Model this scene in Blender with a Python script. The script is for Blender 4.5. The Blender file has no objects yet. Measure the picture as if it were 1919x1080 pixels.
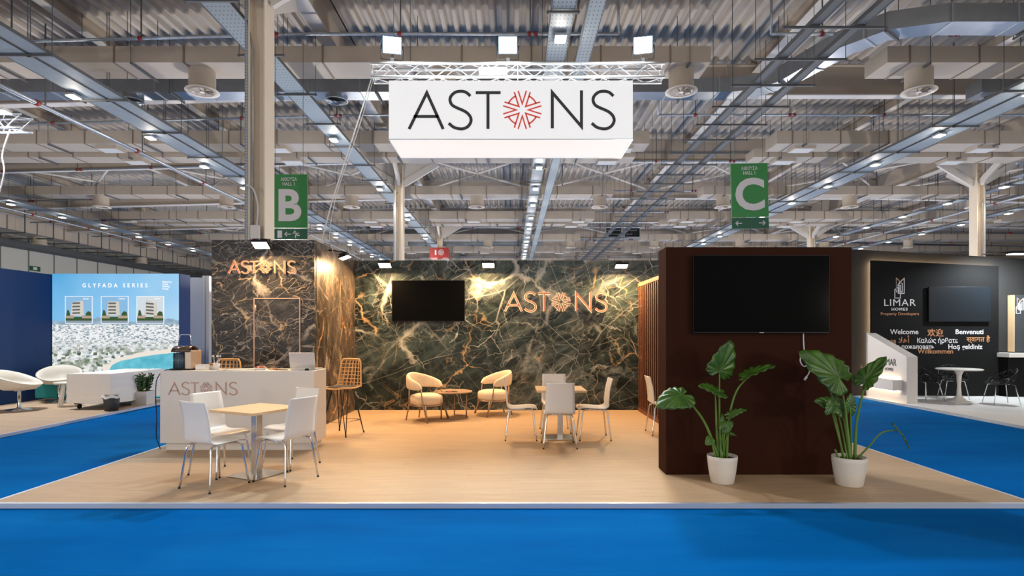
import bpy, bmesh, math, random
from math import radians as R, sin, cos, pi, sqrt
from mathutils import Vector as V, Matrix, Quaternion

S = bpy.context.scene
COL = S.collection
random.seed(7)

# ------------------------------------------------------------------ camera
F = 1066.0                      # focal length in pixels of the 1919 px wide picture
HC = 1.57                       # eye height above the stand's wooden floor
cam = bpy.data.objects.new('camera', bpy.data.cameras.new('camera'))
COL.objects.link(cam)
cam.data.sensor_width = 36.0
cam.data.lens = 36.0 * F / 1919.0
cam.data.shift_y = 82.0 / 1919.0
cam.data.clip_start = 0.05
cam.data.clip_end = 400
cam.location = (0, 0, HC)
cam.rotation_euler = (R(90), 0, 0)
S.camera = cam

# ------------------------------------------------------------------ world and exposure
w = bpy.data.worlds.new('hall_daylight'); S.world = w; w.use_nodes = True
w.node_tree.nodes['Background'].inputs[0].default_value = (1.0, 0.95, 0.89, 1)
w.node_tree.nodes['Background'].inputs[1].default_value = 0.95
S.view_settings.view_transform = 'Standard'
S.view_settings.look = 'None'
S.view_settings.gamma = 1.0
S.view_settings.use_curve_mapping = False
S.view_settings.exposure = 0.12

HALL_W = 880.0      # added unseen fill lamps that brighten the ceiling
LAMP_W = 28.0      # hall ceiling luminaires
WARM_W = 78.0       # warm stand floodlights
TRUSS_W = 175.0     # white floodlights on the truss

# ------------------------------------------------------------------ tagging
def tag(o, label=None, cat=None, group=None, kind=None):
    if label: o['label'] = label
    if cat: o['category'] = cat
    if group: o['group'] = group
    if kind: o['kind'] = kind
    return o

def thing(name, label, cat, loc=(0, 0, 0), rz=0, group=None):
    o = bpy.data.objects.new(name, None)
    o.empty_display_size = 0.1
    COL.objects.link(o)
    o.location = loc; o.rotation_euler = (0, 0, rz)
    return tag(o, label, cat, group)

def kids(o):
    return [c for c in COL.objects if c.parent == o]

def dup(root, loc=None, rz=None, label=None, group=None, tree=None):
    tree = tree or KIDS(root)
    r = root.copy(); COL.objects.link(r)
    if loc is not None: r.location = loc
    if rz is not None: r.rotation_euler = (0, 0, rz)
    if label: r['label'] = label
    if group: r['group'] = group
    for ch, subs in tree:
        c = ch.copy(); COL.objects.link(c); c.parent = r
        for g in subs:
            d = g.copy(); COL.objects.link(d); d.parent = c
    return r

def KIDS(root):
    return [(c, list(c.children)) for c in root.children]

# ------------------------------------------------------------------ mesh builder
class MB:
    def __init__(s):
        s.v = []; s.f = []; s.m = []; s.sm = []
    def add(s, vs, fs, mi=0, smooth=False):
        b = len(s.v)
        s.v += [tuple(v) for v in vs]
        for f in fs:
            s.f.append([i + b for i in f]); s.m.append(mi); s.sm.append(smooth)
        return s
    def box(s, x0, x1, y0, y1, z0, z1, mi=0):
        vs = [(x0,y0,z0),(x1,y0,z0),(x1,y1,z0),(x0,y1,z0),(x0,y0,z1),(x1,y0,z1),(x1,y1,z1),(x0,y1,z1)]
        return s.add(vs, [(0,3,2,1),(4,5,6,7),(0,1,5,4),(1,2,6,5),(2,3,7,6),(3,0,4,7)], mi)
    def bar(s, a, b, w, h, mi=0, up=(0,0,1)):
        """square bar from a to b, w wide, h high"""
        a = V(a); b = V(b); d = (b - a).normalized(); up = V(up)
        if abs(d.dot(up)) > 0.98: up = V((0,1,0))
        x = d.cross(up).normalized() * (w/2); y = x.cross(d).normalized() * (h/2)
        vs = [p + i*x + j*y for p in (a, b) for i, j in ((-1,-1),(1,-1),(1,1),(-1,1))]
        return s.add(vs, [(0,1,2,3),(4,7,6,5),(0,4,5,1),(1,5,6,2),(2,6,7,3),(3,7,4,0)], mi)
    def tube(s, pts, r, n=8, mi=0, closed=False, cap=True):
        pts = [V(p) for p in pts]
        rs = r if isinstance(r, (list, tuple)) else [r]*len(pts)
        N = len(pts); rings = []
        prev = None
        for i, p in enumerate(pts):
            if closed: d = pts[(i+1) % N] - pts[i-1]
            elif i == 0: d = pts[1] - pts[0]
            elif i == N-1: d = pts[-1] - pts[-2]
            else: d = (pts[i+1]-p).normalized() + (p-pts[i-1]).normalized()
            if d.length < 1e-9: d = V((0,0,1))
            d.normalize()
            if prev is None:
                u = V((0,0,1)) if abs(d.z) < 0.9 else V((0,1,0))
                x = d.cross(u).normalized()
            else:
                x = (prev - d*prev.dot(d)).normalized()
            prev = x; y = d.cross(x)
            rings.append([p + (x*cos(2*pi*k/n) + y*sin(2*pi*k/n))*rs[i] for k in range(n)])
        vs = [q for ring in rings for q in ring]
        fs = []
        for i in range(N if closed else N-1):
            j = (i+1) % N
            for k in range(n):
                l = (k+1) % n
                fs.append((i*n+k, i*n+l, j*n+l, j*n+k))
        s.add(vs, fs, mi, True)
        if cap and not closed:
            s.add(rings[0], [tuple(reversed(range(n)))], mi); s.add(rings[-1], [tuple(range(n))], mi)
        return s
    def lathe(s, prof, c=(0,0,0), n=24, mi=0, smooth=True, a0=0, a1=2*pi):
        """prof: (radius, z) list, turned about the vertical axis"""
        full = abs(a1-a0) > 6.28
        vs = []; m = n if full else n+1
        for (r, z) in prof:
            for k in range(m):
                a = a0 + (a1-a0)*k/n
                vs.append((c[0]+r*cos(a), c[1]+r*sin(a), c[2]+z))
        fs = []
        for i in range(len(prof)-1):
            for k in range(n):
                l = (k+1) % m
                fs.append((i*m+k, i*m+l, (i+1)*m+l, (i+1)*m+k))
        return s.add(vs, fs, mi, smooth)
    def disc(s, c, r, n=24, mi=0, up=True):
        vs = [(c[0]+r*cos(2*pi*k/n), c[1]+r*sin(2*pi*k/n), c[2]) for k in range(n)]
        return s.add(vs, [tuple(range(n)) if up else tuple(reversed(range(n)))], mi)
    def grid(s, fn, nu, nv, mi=0, smooth=True):
        vs = [fn(i/nu, j/nv) for i in range(nu+1) for j in range(nv+1)]
        fs = [(i*(nv+1)+j, (i+1)*(nv+1)+j, (i+1)*(nv+1)+j+1, i*(nv+1)+j+1) for i in range(nu) for j in range(nv)]
        return s.add(vs, fs, mi, smooth)
    def prism(s, poly, y0, y1, mi=0):
        """poly of (x,z) pushed from y0 to y1"""
        n = len(poly)
        vs = [(x, y0, z) for x, z in poly] + [(x, y1, z) for x, z in poly]
        fs = [tuple(range(n)), tuple(reversed(range(n, 2*n)))]
        fs += [(i, i+n, (i+1) % n + n, (i+1) % n) for i in range(n)]
        return s.add(vs, fs, mi)
    def obj(s, name, mats, parent=None, bevel=0, solid=0, sub=0, seg=2, recalc=True):
        me = bpy.data.meshes.new(name)
        me.from_pydata(s.v, [], s.f)
        if not isinstance(mats, (list, tuple)): mats = [mats]
        for m in mats: me.materials.append(m)
        for p, mi, sm in zip(me.polygons, s.m, s.sm):
            p.material_index = mi; p.use_smooth = sm
        if recalc:
            bm = bmesh.new(); bm.from_mesh(me)
            bmesh.ops.remove_doubles(bm, verts=bm.verts, dist=1e-5)
            bmesh.ops.recalc_face_normals(bm, faces=bm.faces)
            bm.to_mesh(me); bm.free()
        me.update()
        o = bpy.data.objects.new(name, me); COL.objects.link(o)
        if parent: o.parent = parent
        if solid:
            md = o.modifiers.new('thick', 'SOLIDIFY'); md.thickness = solid; md.offset = 0
        if sub:
            md = o.modifiers.new('smooth', 'SUBSURF'); md.levels = md.render_levels = sub
        if bevel:
            md = o.modifiers.new('soft', 'BEVEL'); md.width = bevel; md.segments = seg; md.limit_method = 'ANGLE'; md.angle_limit = R(40)
        return o

def pieces(o, parent, offs, name=None):
    """copies of one small mesh o at the given offsets, all parts of parent"""
    o.parent = parent; o.location = offs[0]
    for p in offs[1:]:
        c = o.copy(); COL.objects.link(c); c.parent = parent; c.location = p

def P(px, py, d):
    """a point at distance d in front of the eye, on the sight line of picture position px, py"""
    return V(((px-960)*d/F, d, HC-(py-622)*d/F))

def smooth_path(pts, n=6):
    pts = [V(p) for p in pts]; out = []
    ext = [2*pts[0]-pts[1]] + pts + [2*pts[-1]-pts[-2]]
    for i in range(1, len(ext)-2):
        p0, p1, p2, p3 = ext[i-1:i+3]
        for k in range(n):
            t = k/n
            out.append(0.5*((2*p1)+(p2-p0)*t+(2*p0-5*p1+4*p2-p3)*t*t+(3*p1-p0-3*p2+p3)*t**3))
    out.append(pts[-1])
    return out

# ------------------------------------------------------------------ materials
def srgb(r, g, b):
    f = lambda c: (c/255/12.92) if c/255 <= 0.04045 else ((c/255+0.055)/1.055)**2.4
    return (f(r), f(g), f(b), 1)

def newmat(name):
    m = bpy.data.materials.new(name); m.use_nodes = True
    nt = m.node_tree
    return m, nt, nt.nodes['Principled BSDF']

def mat(name, col, rough=0.5, metal=0, emit=None, es=0, noise=0.0, nscale=6, spec=0.5, bump=0, bscale=80, coat=0):
    m, nt, b = newmat(name)
    b.inputs['Base Color'].default_value = col
    b.inputs['Roughness'].default_value = rough
    b.inputs['Metallic'].default_value = metal
    b.inputs['Specular IOR Level'].default_value = spec
    if coat: b.inputs['Coat Weight'].default_value = coat
    if emit:
        b.inputs['Emission Color'].default_value = emit; b.inputs['Emission Strength'].default_value = es
    tc = nt.nodes.new('ShaderNodeTexCoord')
    if noise:
        n = nt.nodes.new('ShaderNodeTexNoise'); n.inputs['Scale'].default_value = nscale; n.inputs['Detail'].default_value = 4
        nt.links.new(tc.outputs['Object'], n.inputs['Vector'])
        mx = nt.nodes.new('ShaderNodeMix'); mx.data_type = 'RGBA'
        nt.links.new(n.outputs['Fac'], mx.inputs['Factor'])
        mx.inputs['A'].default_value = [c*(1-noise) for c in col[:3]]+[1]
        mx.inputs['B'].default_value = [min(1, c*(1+noise)) for c in col[:3]]+[1]
        nt.links.new(mx.outputs['Result'], b.inputs['Base Color'])
    if bump:
        n = nt.nodes.new('ShaderNodeTexNoise'); n.inputs['Scale'].default_value = bscale; n.inputs['Detail'].default_value = 3
        nt.links.new(tc.outputs['Object'], n.inputs['Vector'])
        bp = nt.nodes.new('ShaderNodeBump'); bp.inputs['Strength'].default_value = bump; bp.inputs['Distance'].default_value = 0.01
        nt.links.new(n.outputs['Fac'], bp.inputs['Height']); nt.links.new(bp.outputs['Normal'], b.inputs['Normal'])
    return m

def emis(name, col, s):
    m = bpy.data.materials.new(name); m.use_nodes = True; nt = m.node_tree
    nt.nodes.remove(nt.nodes['Principled BSDF'])
    e = nt.nodes.new('ShaderNodeEmission'); e.inputs[0].default_value = col; e.inputs[1].default_value = s
    nt.links.new(e.outputs[0], nt.nodes['Material Output'].inputs[0])
    return m

def ramp(nt, src, stops, interp='LINEAR'):
    r = nt.nodes.new('ShaderNodeValToRGB'); r.color_ramp.interpolation = interp
    el = r.color_ramp.elements
    while len(el) > 1: el.remove(el[-1])
    el[0].position = stops[0][0]; el[0].color = stops[0][1]
    for p, c in stops[1:]:
        e = el.new(p); e.color = c
    nt.links.new(src, r.inputs[0])
    return r.outputs[0]

def node(nt, kind, **kw):
    n = nt.nodes.new(kind)
    for k, v in kw.items():
        if k in n.inputs: n.inputs[k].default_value = v
        else: setattr(n, k, v)
    return n

def mixc(nt, fac, a, b, mode='MIX'):
    m = nt.nodes.new('ShaderNodeMix'); m.data_type = 'RGBA'; m.blend_type = mode
    for key, v in (('Factor', fac), ('A', a), ('B', b)):
        if isinstance(v, bpy.types.NodeSocket): nt.links.new(v, m.inputs[key])
        elif isinstance(v, (int, float)): m.inputs[key].default_value = v
        else: m.inputs[key].default_value = v
    return m.outputs['Result']

def math_(nt, op, a, b=None, clamp=False):
    m = nt.nodes.new('ShaderNodeMath'); m.operation = op; m.use_clamp = clamp
    for i, v in enumerate((a, b)):
        if v is None: continue
        if isinstance(v, bpy.types.NodeSocket): nt.links.new(v, m.inputs[i])
        else: m.inputs[i].default_value = v
    return m.outputs[0]

BLACK = (0,0,0,1); WHITE = (1,1,1,1)

def marble(name, dark, mid, light, cloud, vein, gold, rot=(0,0,0), sc=1.0, stretch=(1,1,1), seed=0, cloud_amt=0.5, rough=0.32, haze=1.0, rid=1.0):
    m, nt, b = newmat(name)
    tc = node(nt, 'ShaderNodeTexCoord')
    mp = node(nt, 'ShaderNodeMapping'); mp.inputs['Rotation'].default_value = rot; mp.inputs['Scale'].default_value = stretch
    mp.inputs['Location'].default_value = (seed, seed*1.7, seed*0.6)
    nt.links.new(tc.outputs['Object'], mp.inputs[0])
    warp = node(nt, 'ShaderNodeTexNoise', Scale=1.1*sc, Detail=6.0, Roughness=0.55)
    nt.links.new(mp.outputs[0], warp.inputs['Vector'])
    vm = nt.nodes.new('ShaderNodeVectorMath'); vm.operation = 'SCALE'; vm.inputs['Scale'].default_value = 0.75/sc
    nt.links.new(warp.outputs['Color'], vm.inputs[0])
    va = nt.nodes.new('ShaderNodeVectorMath'); va.operation = 'ADD'
    nt.links.new(mp.outputs[0], va.inputs[0]); nt.links.new(vm.outputs[0], va.inputs[1])
    W = va.outputs[0]
    # cloudy body
    n1 = node(nt, 'ShaderNodeTexNoise', Scale=0.9*sc, Detail=8.0, Roughness=0.62, Distortion=1.4)
    nt.links.new(W, n1.inputs['Vector'])
    body = ramp(nt, n1.outputs['Fac'], [(0.30, dark), (0.47, mid), (0.50, dark), (0.60, mid), (0.66, light), (0.70, dark)])
    # sweeping silky bands
    wv = node(nt, 'ShaderNodeTexWave', Scale=1.3*sc, Distortion=9.0, Detail=5.0)
    wv.inputs['Detail Scale'].default_value = 1.4
    nt.links.new(W, wv.inputs['Vector'])
    bf = ramp(nt, wv.outputs['Fac'], [(0.0, BLACK), (0.75, BLACK), (1.0, (.55,.55,.55,1))])
    body = mixc(nt, math_(nt, 'MULTIPLY', bf, 0.6*haze), body, light)
    # breccia patches
    n2 = node(nt, 'ShaderNodeTexNoise', Scale=2.6*sc, Detail=10.0, Roughness=0.72, Distortion=0.6)
    nt.links.new(W, n2.inputs['Vector'])
    n3 = node(nt, 'ShaderNodeTexNoise', Scale=0.75*sc, Detail=2.0)
    nt.links.new(mp.outputs[0], n3.inputs['Vector'])
    patch = ramp(nt, n3.outputs['Fac'], [(0.50, BLACK), (0.66, WHITE)])
    pf = ramp(nt, n2.outputs['Fac'], [(0.52, BLACK), (0.66, WHITE)])
    pf2 = math_(nt, 'MULTIPLY', math_(nt, 'MULTIPLY', patch, pf), cloud_amt)
    body = mixc(nt, pf2, body, cloud)
    # silky streaks, sweeping in slowly turning directions
    def streaks(rotz, sx, sz, col, amt, sd):
        nonlocal body
        m1 = node(nt, 'ShaderNodeMapping'); m1.inputs['Rotation'].default_value = (0, rotz, 0); m1.inputs['Scale'].default_value = (sx, 1, sz); m1.inputs['Location'].default_value = (sd, 0, sd)
        vs_ = nt.nodes.new('ShaderNodeVectorMath'); vs_.operation = 'SCALE'; vs_.inputs['Scale'].default_value = 0.35/sc
        nt.links.new(warp.outputs['Color'], vs_.inputs[0])
        v2_ = nt.nodes.new('ShaderNodeVectorMath'); v2_.operation = 'ADD'
        nt.links.new(mp.outputs[0], v2_.inputs[0]); nt.links.new(vs_.outputs[0], v2_.inputs[1])
        nt.links.new(v2_.outputs[0], m1.inputs[0])
        ns_ = node(nt, 'ShaderNodeTexNoise', Scale=1.6*sc, Detail=7.0, Roughness=0.62); nt.links.new(m1.outputs[0], ns_.inputs['Vector'])
        nm_ = node(nt, 'ShaderNodeTexNoise', Scale=0.8*sc, Detail=1.0, Distortion=0.5)
        ad_ = nt.nodes.new('ShaderNodeVectorMath'); ad_.operation = 'ADD'; ad_.inputs[1].default_value = (sd*5, sd*3, sd)
        nt.links.new(mp.outputs[0], ad_.inputs[0]); nt.links.new(ad_.outputs[0], nm_.inputs['Vector'])
        f_ = math_(nt, 'MULTIPLY', ramp(nt, ns_.outputs['Fac'], [(0.45, BLACK), (0.70, WHITE)]), ramp(nt, nm_.outputs['Fac'], [(0.44, BLACK), (0.60, WHITE)]))
        body = mixc(nt, math_(nt, 'MULTIPLY', f_, amt), body, col)
    streaks(0.7, 0.6, 3.6, light, 0.8*haze, 1.3)
    streaks(-0.9, 0.6, 4.0, light, 0.8*haze, 4.1)
    streaks(1.35, 0.6, 4.0, cloud, 0.35*haze, 7.7)
    # veins at several sizes
    def veins(scale, width, amt, warp_amt, seedv, m0=0.44, m1=0.58, st=(1, 1, 1), rz=0.0, wlo=0.1):
        vs_ = nt.nodes.new('ShaderNodeVectorMath'); vs_.operation = 'SCALE'; vs_.inputs['Scale'].default_value = warp_amt/sc
        nt.links.new(warp.outputs['Color'], vs_.inputs[0])
        o = nt.nodes.new('ShaderNodeVectorMath'); o.operation = 'ADD'
        nt.links.new(mp.outputs[0], o.inputs[0]); nt.links.new(vs_.outputs[0], o.inputs[1])
        mm = node(nt, 'ShaderNodeMapping'); mm.inputs['Location'].default_value = (seedv, seedv*2, seedv*3); mm.inputs['Rotation'].default_value = (0, rz, 0); mm.inputs['Scale'].default_value = st
        nt.links.new(o.outputs[0], mm.inputs[0])
        vo = node(nt, 'ShaderNodeTexVoronoi', feature='DISTANCE_TO_EDGE', Scale=scale*sc)
        nt.links.new(mm.outputs[0], vo.inputs['Vector'])
        nv = node(nt, 'ShaderNodeTexNoise', Scale=3.0*sc, Detail=4.0); nt.links.new(mm.outputs[0], nv.inputs['Vector'])
        wd = math_(nt, 'MULTIPLY', ramp(nt, nv.outputs['Fac'], [(0.36, (wlo,)*3+(1,)), (0.66, WHITE)]), width)
        f = ramp(nt, math_(nt, 'DIVIDE', vo.outputs['Distance'], wd), [(0.0, WHITE), (0.4, (.6, .6, .6, 1)), (1.0, BLACK)])
        nm = node(nt, 'ShaderNodeTexNoise', Scale=1.1*sc, Detail=2.0); nt.links.new(mm.outputs[0], nm.inputs['Vector'])
        f = math_(nt, 'MULTIPLY', f, ramp(nt, nm.outputs['Fac'], [(m0, BLACK), (m1, WHITE)]))
        return math_(nt, 'MULTIPLY', f, amt)
    body = mixc(nt, veins(0.55, 0.050, 0.75, 0.9, 1.1, 0.46, 0.60), body, vein)
    body = mixc(nt, veins(0.50, 0.026, 1.0, 1.0, 3.3, 0.47, 0.56, rz=0.6), body, gold)
    body = mixc(nt, veins(1.5, 0.026, 0.8, 0.8, 7.1, 0.47, 0.60), body, vein)
    body = mixc(nt, veins(3.4, 0.035, 0.55, 0.5, 9.9, 0.50, 0.62), body, vein)
    body = mixc(nt, veins(1.9, 0.020, 0.8, 0.6, 19.3, 0.53, 0.62), body, gold)
    # crisp wandering veins along the zero lines of a noise
    def ridges(scale, width, amt, sd, rz, st, m0=0.42, m1=0.60, dist=0.15):
        mm = node(nt, 'ShaderNodeMapping'); mm.inputs['Location'].default_value = (sd, sd*2, sd*3); mm.inputs['Rotation'].default_value = (0, rz, 0); mm.inputs['Scale'].default_value = st
        nt.links.new(mp.outputs[0], mm.inputs[0])
        nn = node(nt, 'ShaderNodeTexNoise', Scale=scale*sc, Detail=4.0, Roughness=0.45, Distortion=dist); nt.links.new(mm.outputs[0], nn.inputs['Vector'])
        dd = math_(nt, 'ABSOLUTE', math_(nt, 'SUBTRACT', nn.outputs['Fac'], 0.5))
        nv = node(nt, 'ShaderNodeTexNoise', Scale=4.0*sc, Detail=3.0); nt.links.new(mm.outputs[0], nv.inputs['Vector'])
        wd = math_(nt, 'MULTIPLY', ramp(nt, nv.outputs['Fac'], [(0.36, (0.15,)*3+(1,)), (0.68, WHITE)]), width)
        f = ramp(nt, math_(nt, 'DIVIDE', dd, wd), [(0.0, WHITE), (0.5, (.6, .6, .6, 1)), (1.0, BLACK)])
        nm = node(nt, 'ShaderNodeTexNoise', Scale=0.9*sc, Detail=2.0); nt.links.new(mm.outputs[0], nm.inputs['Vector'])
        return math_(nt, 'MULTIPLY', math_(nt, 'MULTIPLY', f, ramp(nt, nm.outputs['Fac'], [(m0, BLACK), (m1, WHITE)])), amt)
    body = mixc(nt, ridges(0.9, 0.012, 0.95*rid, 21.0, 0.6, (1, 1, 1.7)), body, vein)
    body = mixc(nt, ridges(1.3, 0.010, 0.8*rid, 33.0, -0.7, (1, 1, 2.2)), body, vein)
    body = mixc(nt, ridges(2.4, 0.014, 0.6*rid, 47.0, 0.9, (1, 1, 1.8), 0.48, 0.62), body, vein)
    body = mixc(nt, ridges(0.8, 0.009, 1.0*rid, 58.0, 1.1, (1, 1, 1.5), 0.45, 0.58), body, gold)
    # long straight hairlines
    body = mixc(nt, veins(0.9, 0.012, 0.55, 0.10, 11.3, 0.44, 0.60, st=(0.45, 1, 1.6), rz=0.8, wlo=0.4), body, vein)
    body = mixc(nt, veins(0.8, 0.010, 0.45, 0.08, 15.7, 0.46, 0.62, st=(1.7, 1, 0.4), rz=0.5, wlo=0.4), body, vein)
    nt.links.new(body, b.inputs['Base Color'])
    b.inputs['Roughness'].default_value = rough
    b.inputs['Specular IOR Level'].default_value = 0.22
    return m

def planks(name, c1, c2, c3, along=0, rough=0.55):
    m, nt, b = newmat(name)
    tc = node(nt, 'ShaderNodeTexCoord')
    mp = node(nt, 'ShaderNodeMapping')
    if along: mp.inputs['Rotation'].default_value = (0, 0, R(90))
    nt.links.new(tc.outputs['Object'], mp.inputs[0])
    br = node(nt, 'ShaderNodeTexBrick', Scale=1.0)
    br.inputs['Brick Width'].default_value = 1.28; br.inputs['Row Height'].default_value = 0.19
    br.inputs['Mortar Size'].default_value = 0.0015; br.inputs['Mortar Smooth'].default_value = 0.2
    br.inputs['Bias'].default_value = 0.0
    br.offset = 0.37
    br.inputs['Color1'].default_value = c1; br.inputs['Color2'].default_value = c2
    br.inputs['Mortar'].default_value = [c*0.75 for c in c1[:3]]+[1]
    nt.links.new(mp.outputs[0], br.inputs['Vector'])
    m2 = node(nt, 'ShaderNodeMapping'); m2.inputs['Scale'].default_value = (0.9, 16, 1)
    nt.links.new(mp.outputs[0], m2.inputs[0])
    n = node(nt, 'ShaderNodeTexNoise', Scale=2.0, Detail=6.0, Roughness=0.6, Distortion=0.3)
    nt.links.new(m2.outputs[0], n.inputs['Vector'])
    g = ramp(nt, n.outputs['Fac'], [(0.35, WHITE), (0.62, BLACK)])
    col = mixc(nt, math_(nt, 'MULTIPLY', g, 0.5), br.outputs['Color'], c3)
    nt.links.new(col, b.inputs['Base Color'])
    b.inputs['Roughness'].default_value = rough
    return m

M = {}
M['carpet'] = None
def mk_carpet():
    m, nt, b = newmat('blue_carpet')
    tc = node(nt, 'ShaderNodeTexCoord')
    n = node(nt, 'ShaderNodeTexNoise', Scale=0.7, Detail=5.0, Roughness=0.6)
    mp = node(nt, 'ShaderNodeMapping'); mp.inputs['Scale'].default_value = (0.5, 2.4, 1)
    nt.links.new(tc.outputs['Object'], mp.inputs[0]); nt.links.new(mp.outputs[0], n.inputs['Vector'])
    col = ramp(nt, n.outputs['Fac'], [(0.3, (0.0, 0.095, 0.34, 1)), (0.5, (0.0, 0.115, 0.40, 1)), (0.7, (0.001, 0.135, 0.44, 1))])
    nt.links.new(col, b.inputs['Base Color'])
    b.inputs['Roughness'].default_value = 0.95
    b.inputs['Specular IOR Level'].default_value = 0.02
    f = node(nt, 'ShaderNodeTexNoise', Scale=260.0, Detail=2.0)
    nt.links.new(tc.outputs['Object'], f.inputs['Vector'])
    bp = node(nt, 'ShaderNodeBump', Strength=0.35, Distance=0.004)
    nt.links.new(f.outputs['Fac'], bp.inputs['Height']); nt.links.new(bp.outputs['Normal'], b.inputs['Normal'])
    return m
M['carpet'] = mk_carpet()
M['wood'] = planks('oak_laminate', (0.46, 0.315, 0.19, 1), (0.495, 0.345, 0.21, 1), (0.35, 0.225, 0.13, 1))
M['wood_far'] = planks('oak_laminate_neighbour', (0.50, 0.34, 0.22, 1), (0.56, 0.39, 0.26, 1), (0.40, 0.27, 0.17, 1))
M['table_wood'] = planks('maple_table_top', (0.60, 0.42, 0.24, 1), (0.64, 0.45, 0.26, 1), (0.54, 0.37, 0.20, 1))
M['alu'] = mat('edge_aluminium', (0.62, 0.66, 0.72, 1), 0.35, 0.6)
M['steel_grey'] = mat('galvanised_steel', (0.40, 0.43, 0.46, 1), 0.42, 0.75, noise=0.25, nscale=5)
M['galv'] = mat('galvanised_tray', (0.15, 0.185, 0.215, 1), 0.65, 0.0, noise=0.2, nscale=7)
M['galv_dark'] = mat('dull_steel_channel', (0.085, 0.09, 0.095, 1), 0.6, 0.1)
M['duct_grey'] = mat('bare_steel_duct', (0.34, 0.37, 0.40, 1), 0.33, 0.85, noise=0.18, nscale=3)
M['duct_tan'] = mat('painted_duct', (0.42, 0.355, 0.285, 1), 0.7, noise=0.08, nscale=2)
M['duct_seam'] = mat('duct_seam', (0.20, 0.15, 0.12, 1), 0.7)
M['beam'] = mat('painted_steel_beam', (0.42, 0.35, 0.28, 1), 0.6)
M['flange'] = mat('painted_beam_flange', (0.62, 0.57, 0.51, 1), 0.55)
M['cream'] = mat('cream_painted_steel', (0.72, 0.62, 0.49, 1), 0.5, noise=0.06, nscale=2)
M['rod'] = mat('threaded_rod', (0.13, 0.13, 0.13, 1), 0.5, 0.5)
M['red'] = mat('red_coupling', (0.22, 0.018, 0.012, 1), 0.5)
M['pipe'] = mat('galvanised_pipe', (0.36, 0.39, 0.42, 1), 0.4, 0.7, noise=0.3, nscale=14)
M['white'] = mat('white_plastic', (0.74, 0.71, 0.67, 1), 0.35)
M['white_matt'] = mat('white_laminate', (0.62, 0.58, 0.545, 1), 0.5)
M['white_diffuser'] = mat('white_diffuser', (0.66, 0.60, 0.54, 1), 0.5)
M['dark'] = mat('dark_opening', (0.012, 0.012, 0.014, 1), 0.8)
M['chrome'] = mat('chrome', (0.72, 0.74, 0.76, 1), 0.14, 1.0)
M['brushed'] = mat('brushed_steel', (0.62, 0.60, 0.57, 1), 0.28, 1.0, noise=0.1, nscale=20)
M['black_metal'] = mat('black_metal', (0.018, 0.016, 0.016, 1), 0.45, 0.4)
M['black_plastic'] = mat('black_plastic', (0.010, 0.010, 0.011, 1), 0.4, spec=0.15)
M['screen'] = mat('switched_off_screen', (0.002, 0.002, 0.002, 1), 0.12, spec=0.03)
M['screen_gloss'] = mat('glossy_switched_off_screen', (0.006, 0.009, 0.012, 1), 0.3, spec=0.25)
M['brown'] = mat('dark_brown_panel', (0.034, 0.011, 0.006, 1), 0.7, spec=0.04)
M['slat'] = mat('stained_timber_slat', (0.15, 0.048, 0.018, 1), 0.5, noise=0.15, nscale=9)
M['copper'] = mat('copper_strip', (0.42, 0.29, 0.22, 1), 0.45, 0.3)
M['copper_dark'] = mat('copper_letter', (0.36, 0.20, 0.15, 1), 0.4, 0.3)
M['copper_neon'] = mat('copper_letter_face', (0.44, 0.17, 0.10, 1), 0.4, 0.2, emit=(1.0, 0.30, 0.15, 1), es=0.12)
M['halo'] = emis('warm_backlight', (1.0, 0.60, 0.32, 1), 2.6)
M['charcoal'] = mat('charcoal_print', (0.035, 0.038, 0.042, 1), 0.6)
M['coral'] = mat('coral_print', (0.95, 0.115, 0.085, 1), 0.6)
M['cushion'] = mat('cream_boucle', (0.78, 0.64, 0.46, 1), 0.9, bump=0.5, bscale=150)
M['arm_metal'] = mat('bronze_tube', (0.36, 0.24, 0.16, 1), 0.4, 0.6)
M['ratt'] = mat('rattan', (0.62, 0.35, 0.13, 1), 0.5, noise=0.2, nscale=30)
M['seatpad'] = mat('dark_seat_pad', (0.045, 0.035, 0.032, 1), 0.9, bump=0.3)
M['pot'] = mat('matt_white_pot', (0.66, 0.62, 0.56, 1), 0.55)
M['soil'] = mat('potting_soil', (0.035, 0.02, 0.012, 1), 0.95, noise=0.4, nscale=60, bump=0.8)
M['stem'] = mat('leaf_stalk', (0.10, 0.20, 0.025, 1), 0.5, noise=0.25, nscale=12)
M['green_sign'] = mat('green_sign_board', (0.020, 0.21, 0.045, 1), 0.5)
M['exit_green'] = mat('exit_strip_green', (0.0, 0.085, 0.042, 1), 0.5)
M['print_white'] = mat('white_print', (0.62, 0.60, 0.62, 1), 0.6)
M['sign_red'] = mat('red_sign', (0.30, 0.010, 0.008, 1), 0.5)
M['navy'] = mat('navy_panel', (0.0, 0.032, 0.15, 1), 0.7)
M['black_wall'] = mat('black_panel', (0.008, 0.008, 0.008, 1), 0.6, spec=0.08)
M['grey_wall'] = mat('dark_grey_panel', (0.032, 0.031, 0.030, 1), 0.7, spec=0.1)
M['pale_wall'] = mat('pale_wall_panel', (0.56, 0.55, 0.51, 1), 0.7)
M['gold_print'] = mat('gold_print', (0.48, 0.22, 0.10, 1), 0.5)
M['cloth'] = mat('white_tablecloth', (0.86, 0.83, 0.79, 1), 0.85)
M['teal'] = mat('teal_upholstery', (0.02, 0.26, 0.26, 1), 0.8)
M['cream_leather'] = mat('cream_leather', (0.72, 0.66, 0.57, 1), 0.45)
M['lamp'] = emis('luminaire_glass', (1.0, 0.86, 0.68, 1), 14)
M['flood_warm'] = emis('warm_led_glass', (1.0, 0.80, 0.55, 1), 14)
M['flood_cold'] = emis('cold_led_glass', (0.86, 0.96, 1.0, 1), 22)
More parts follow.
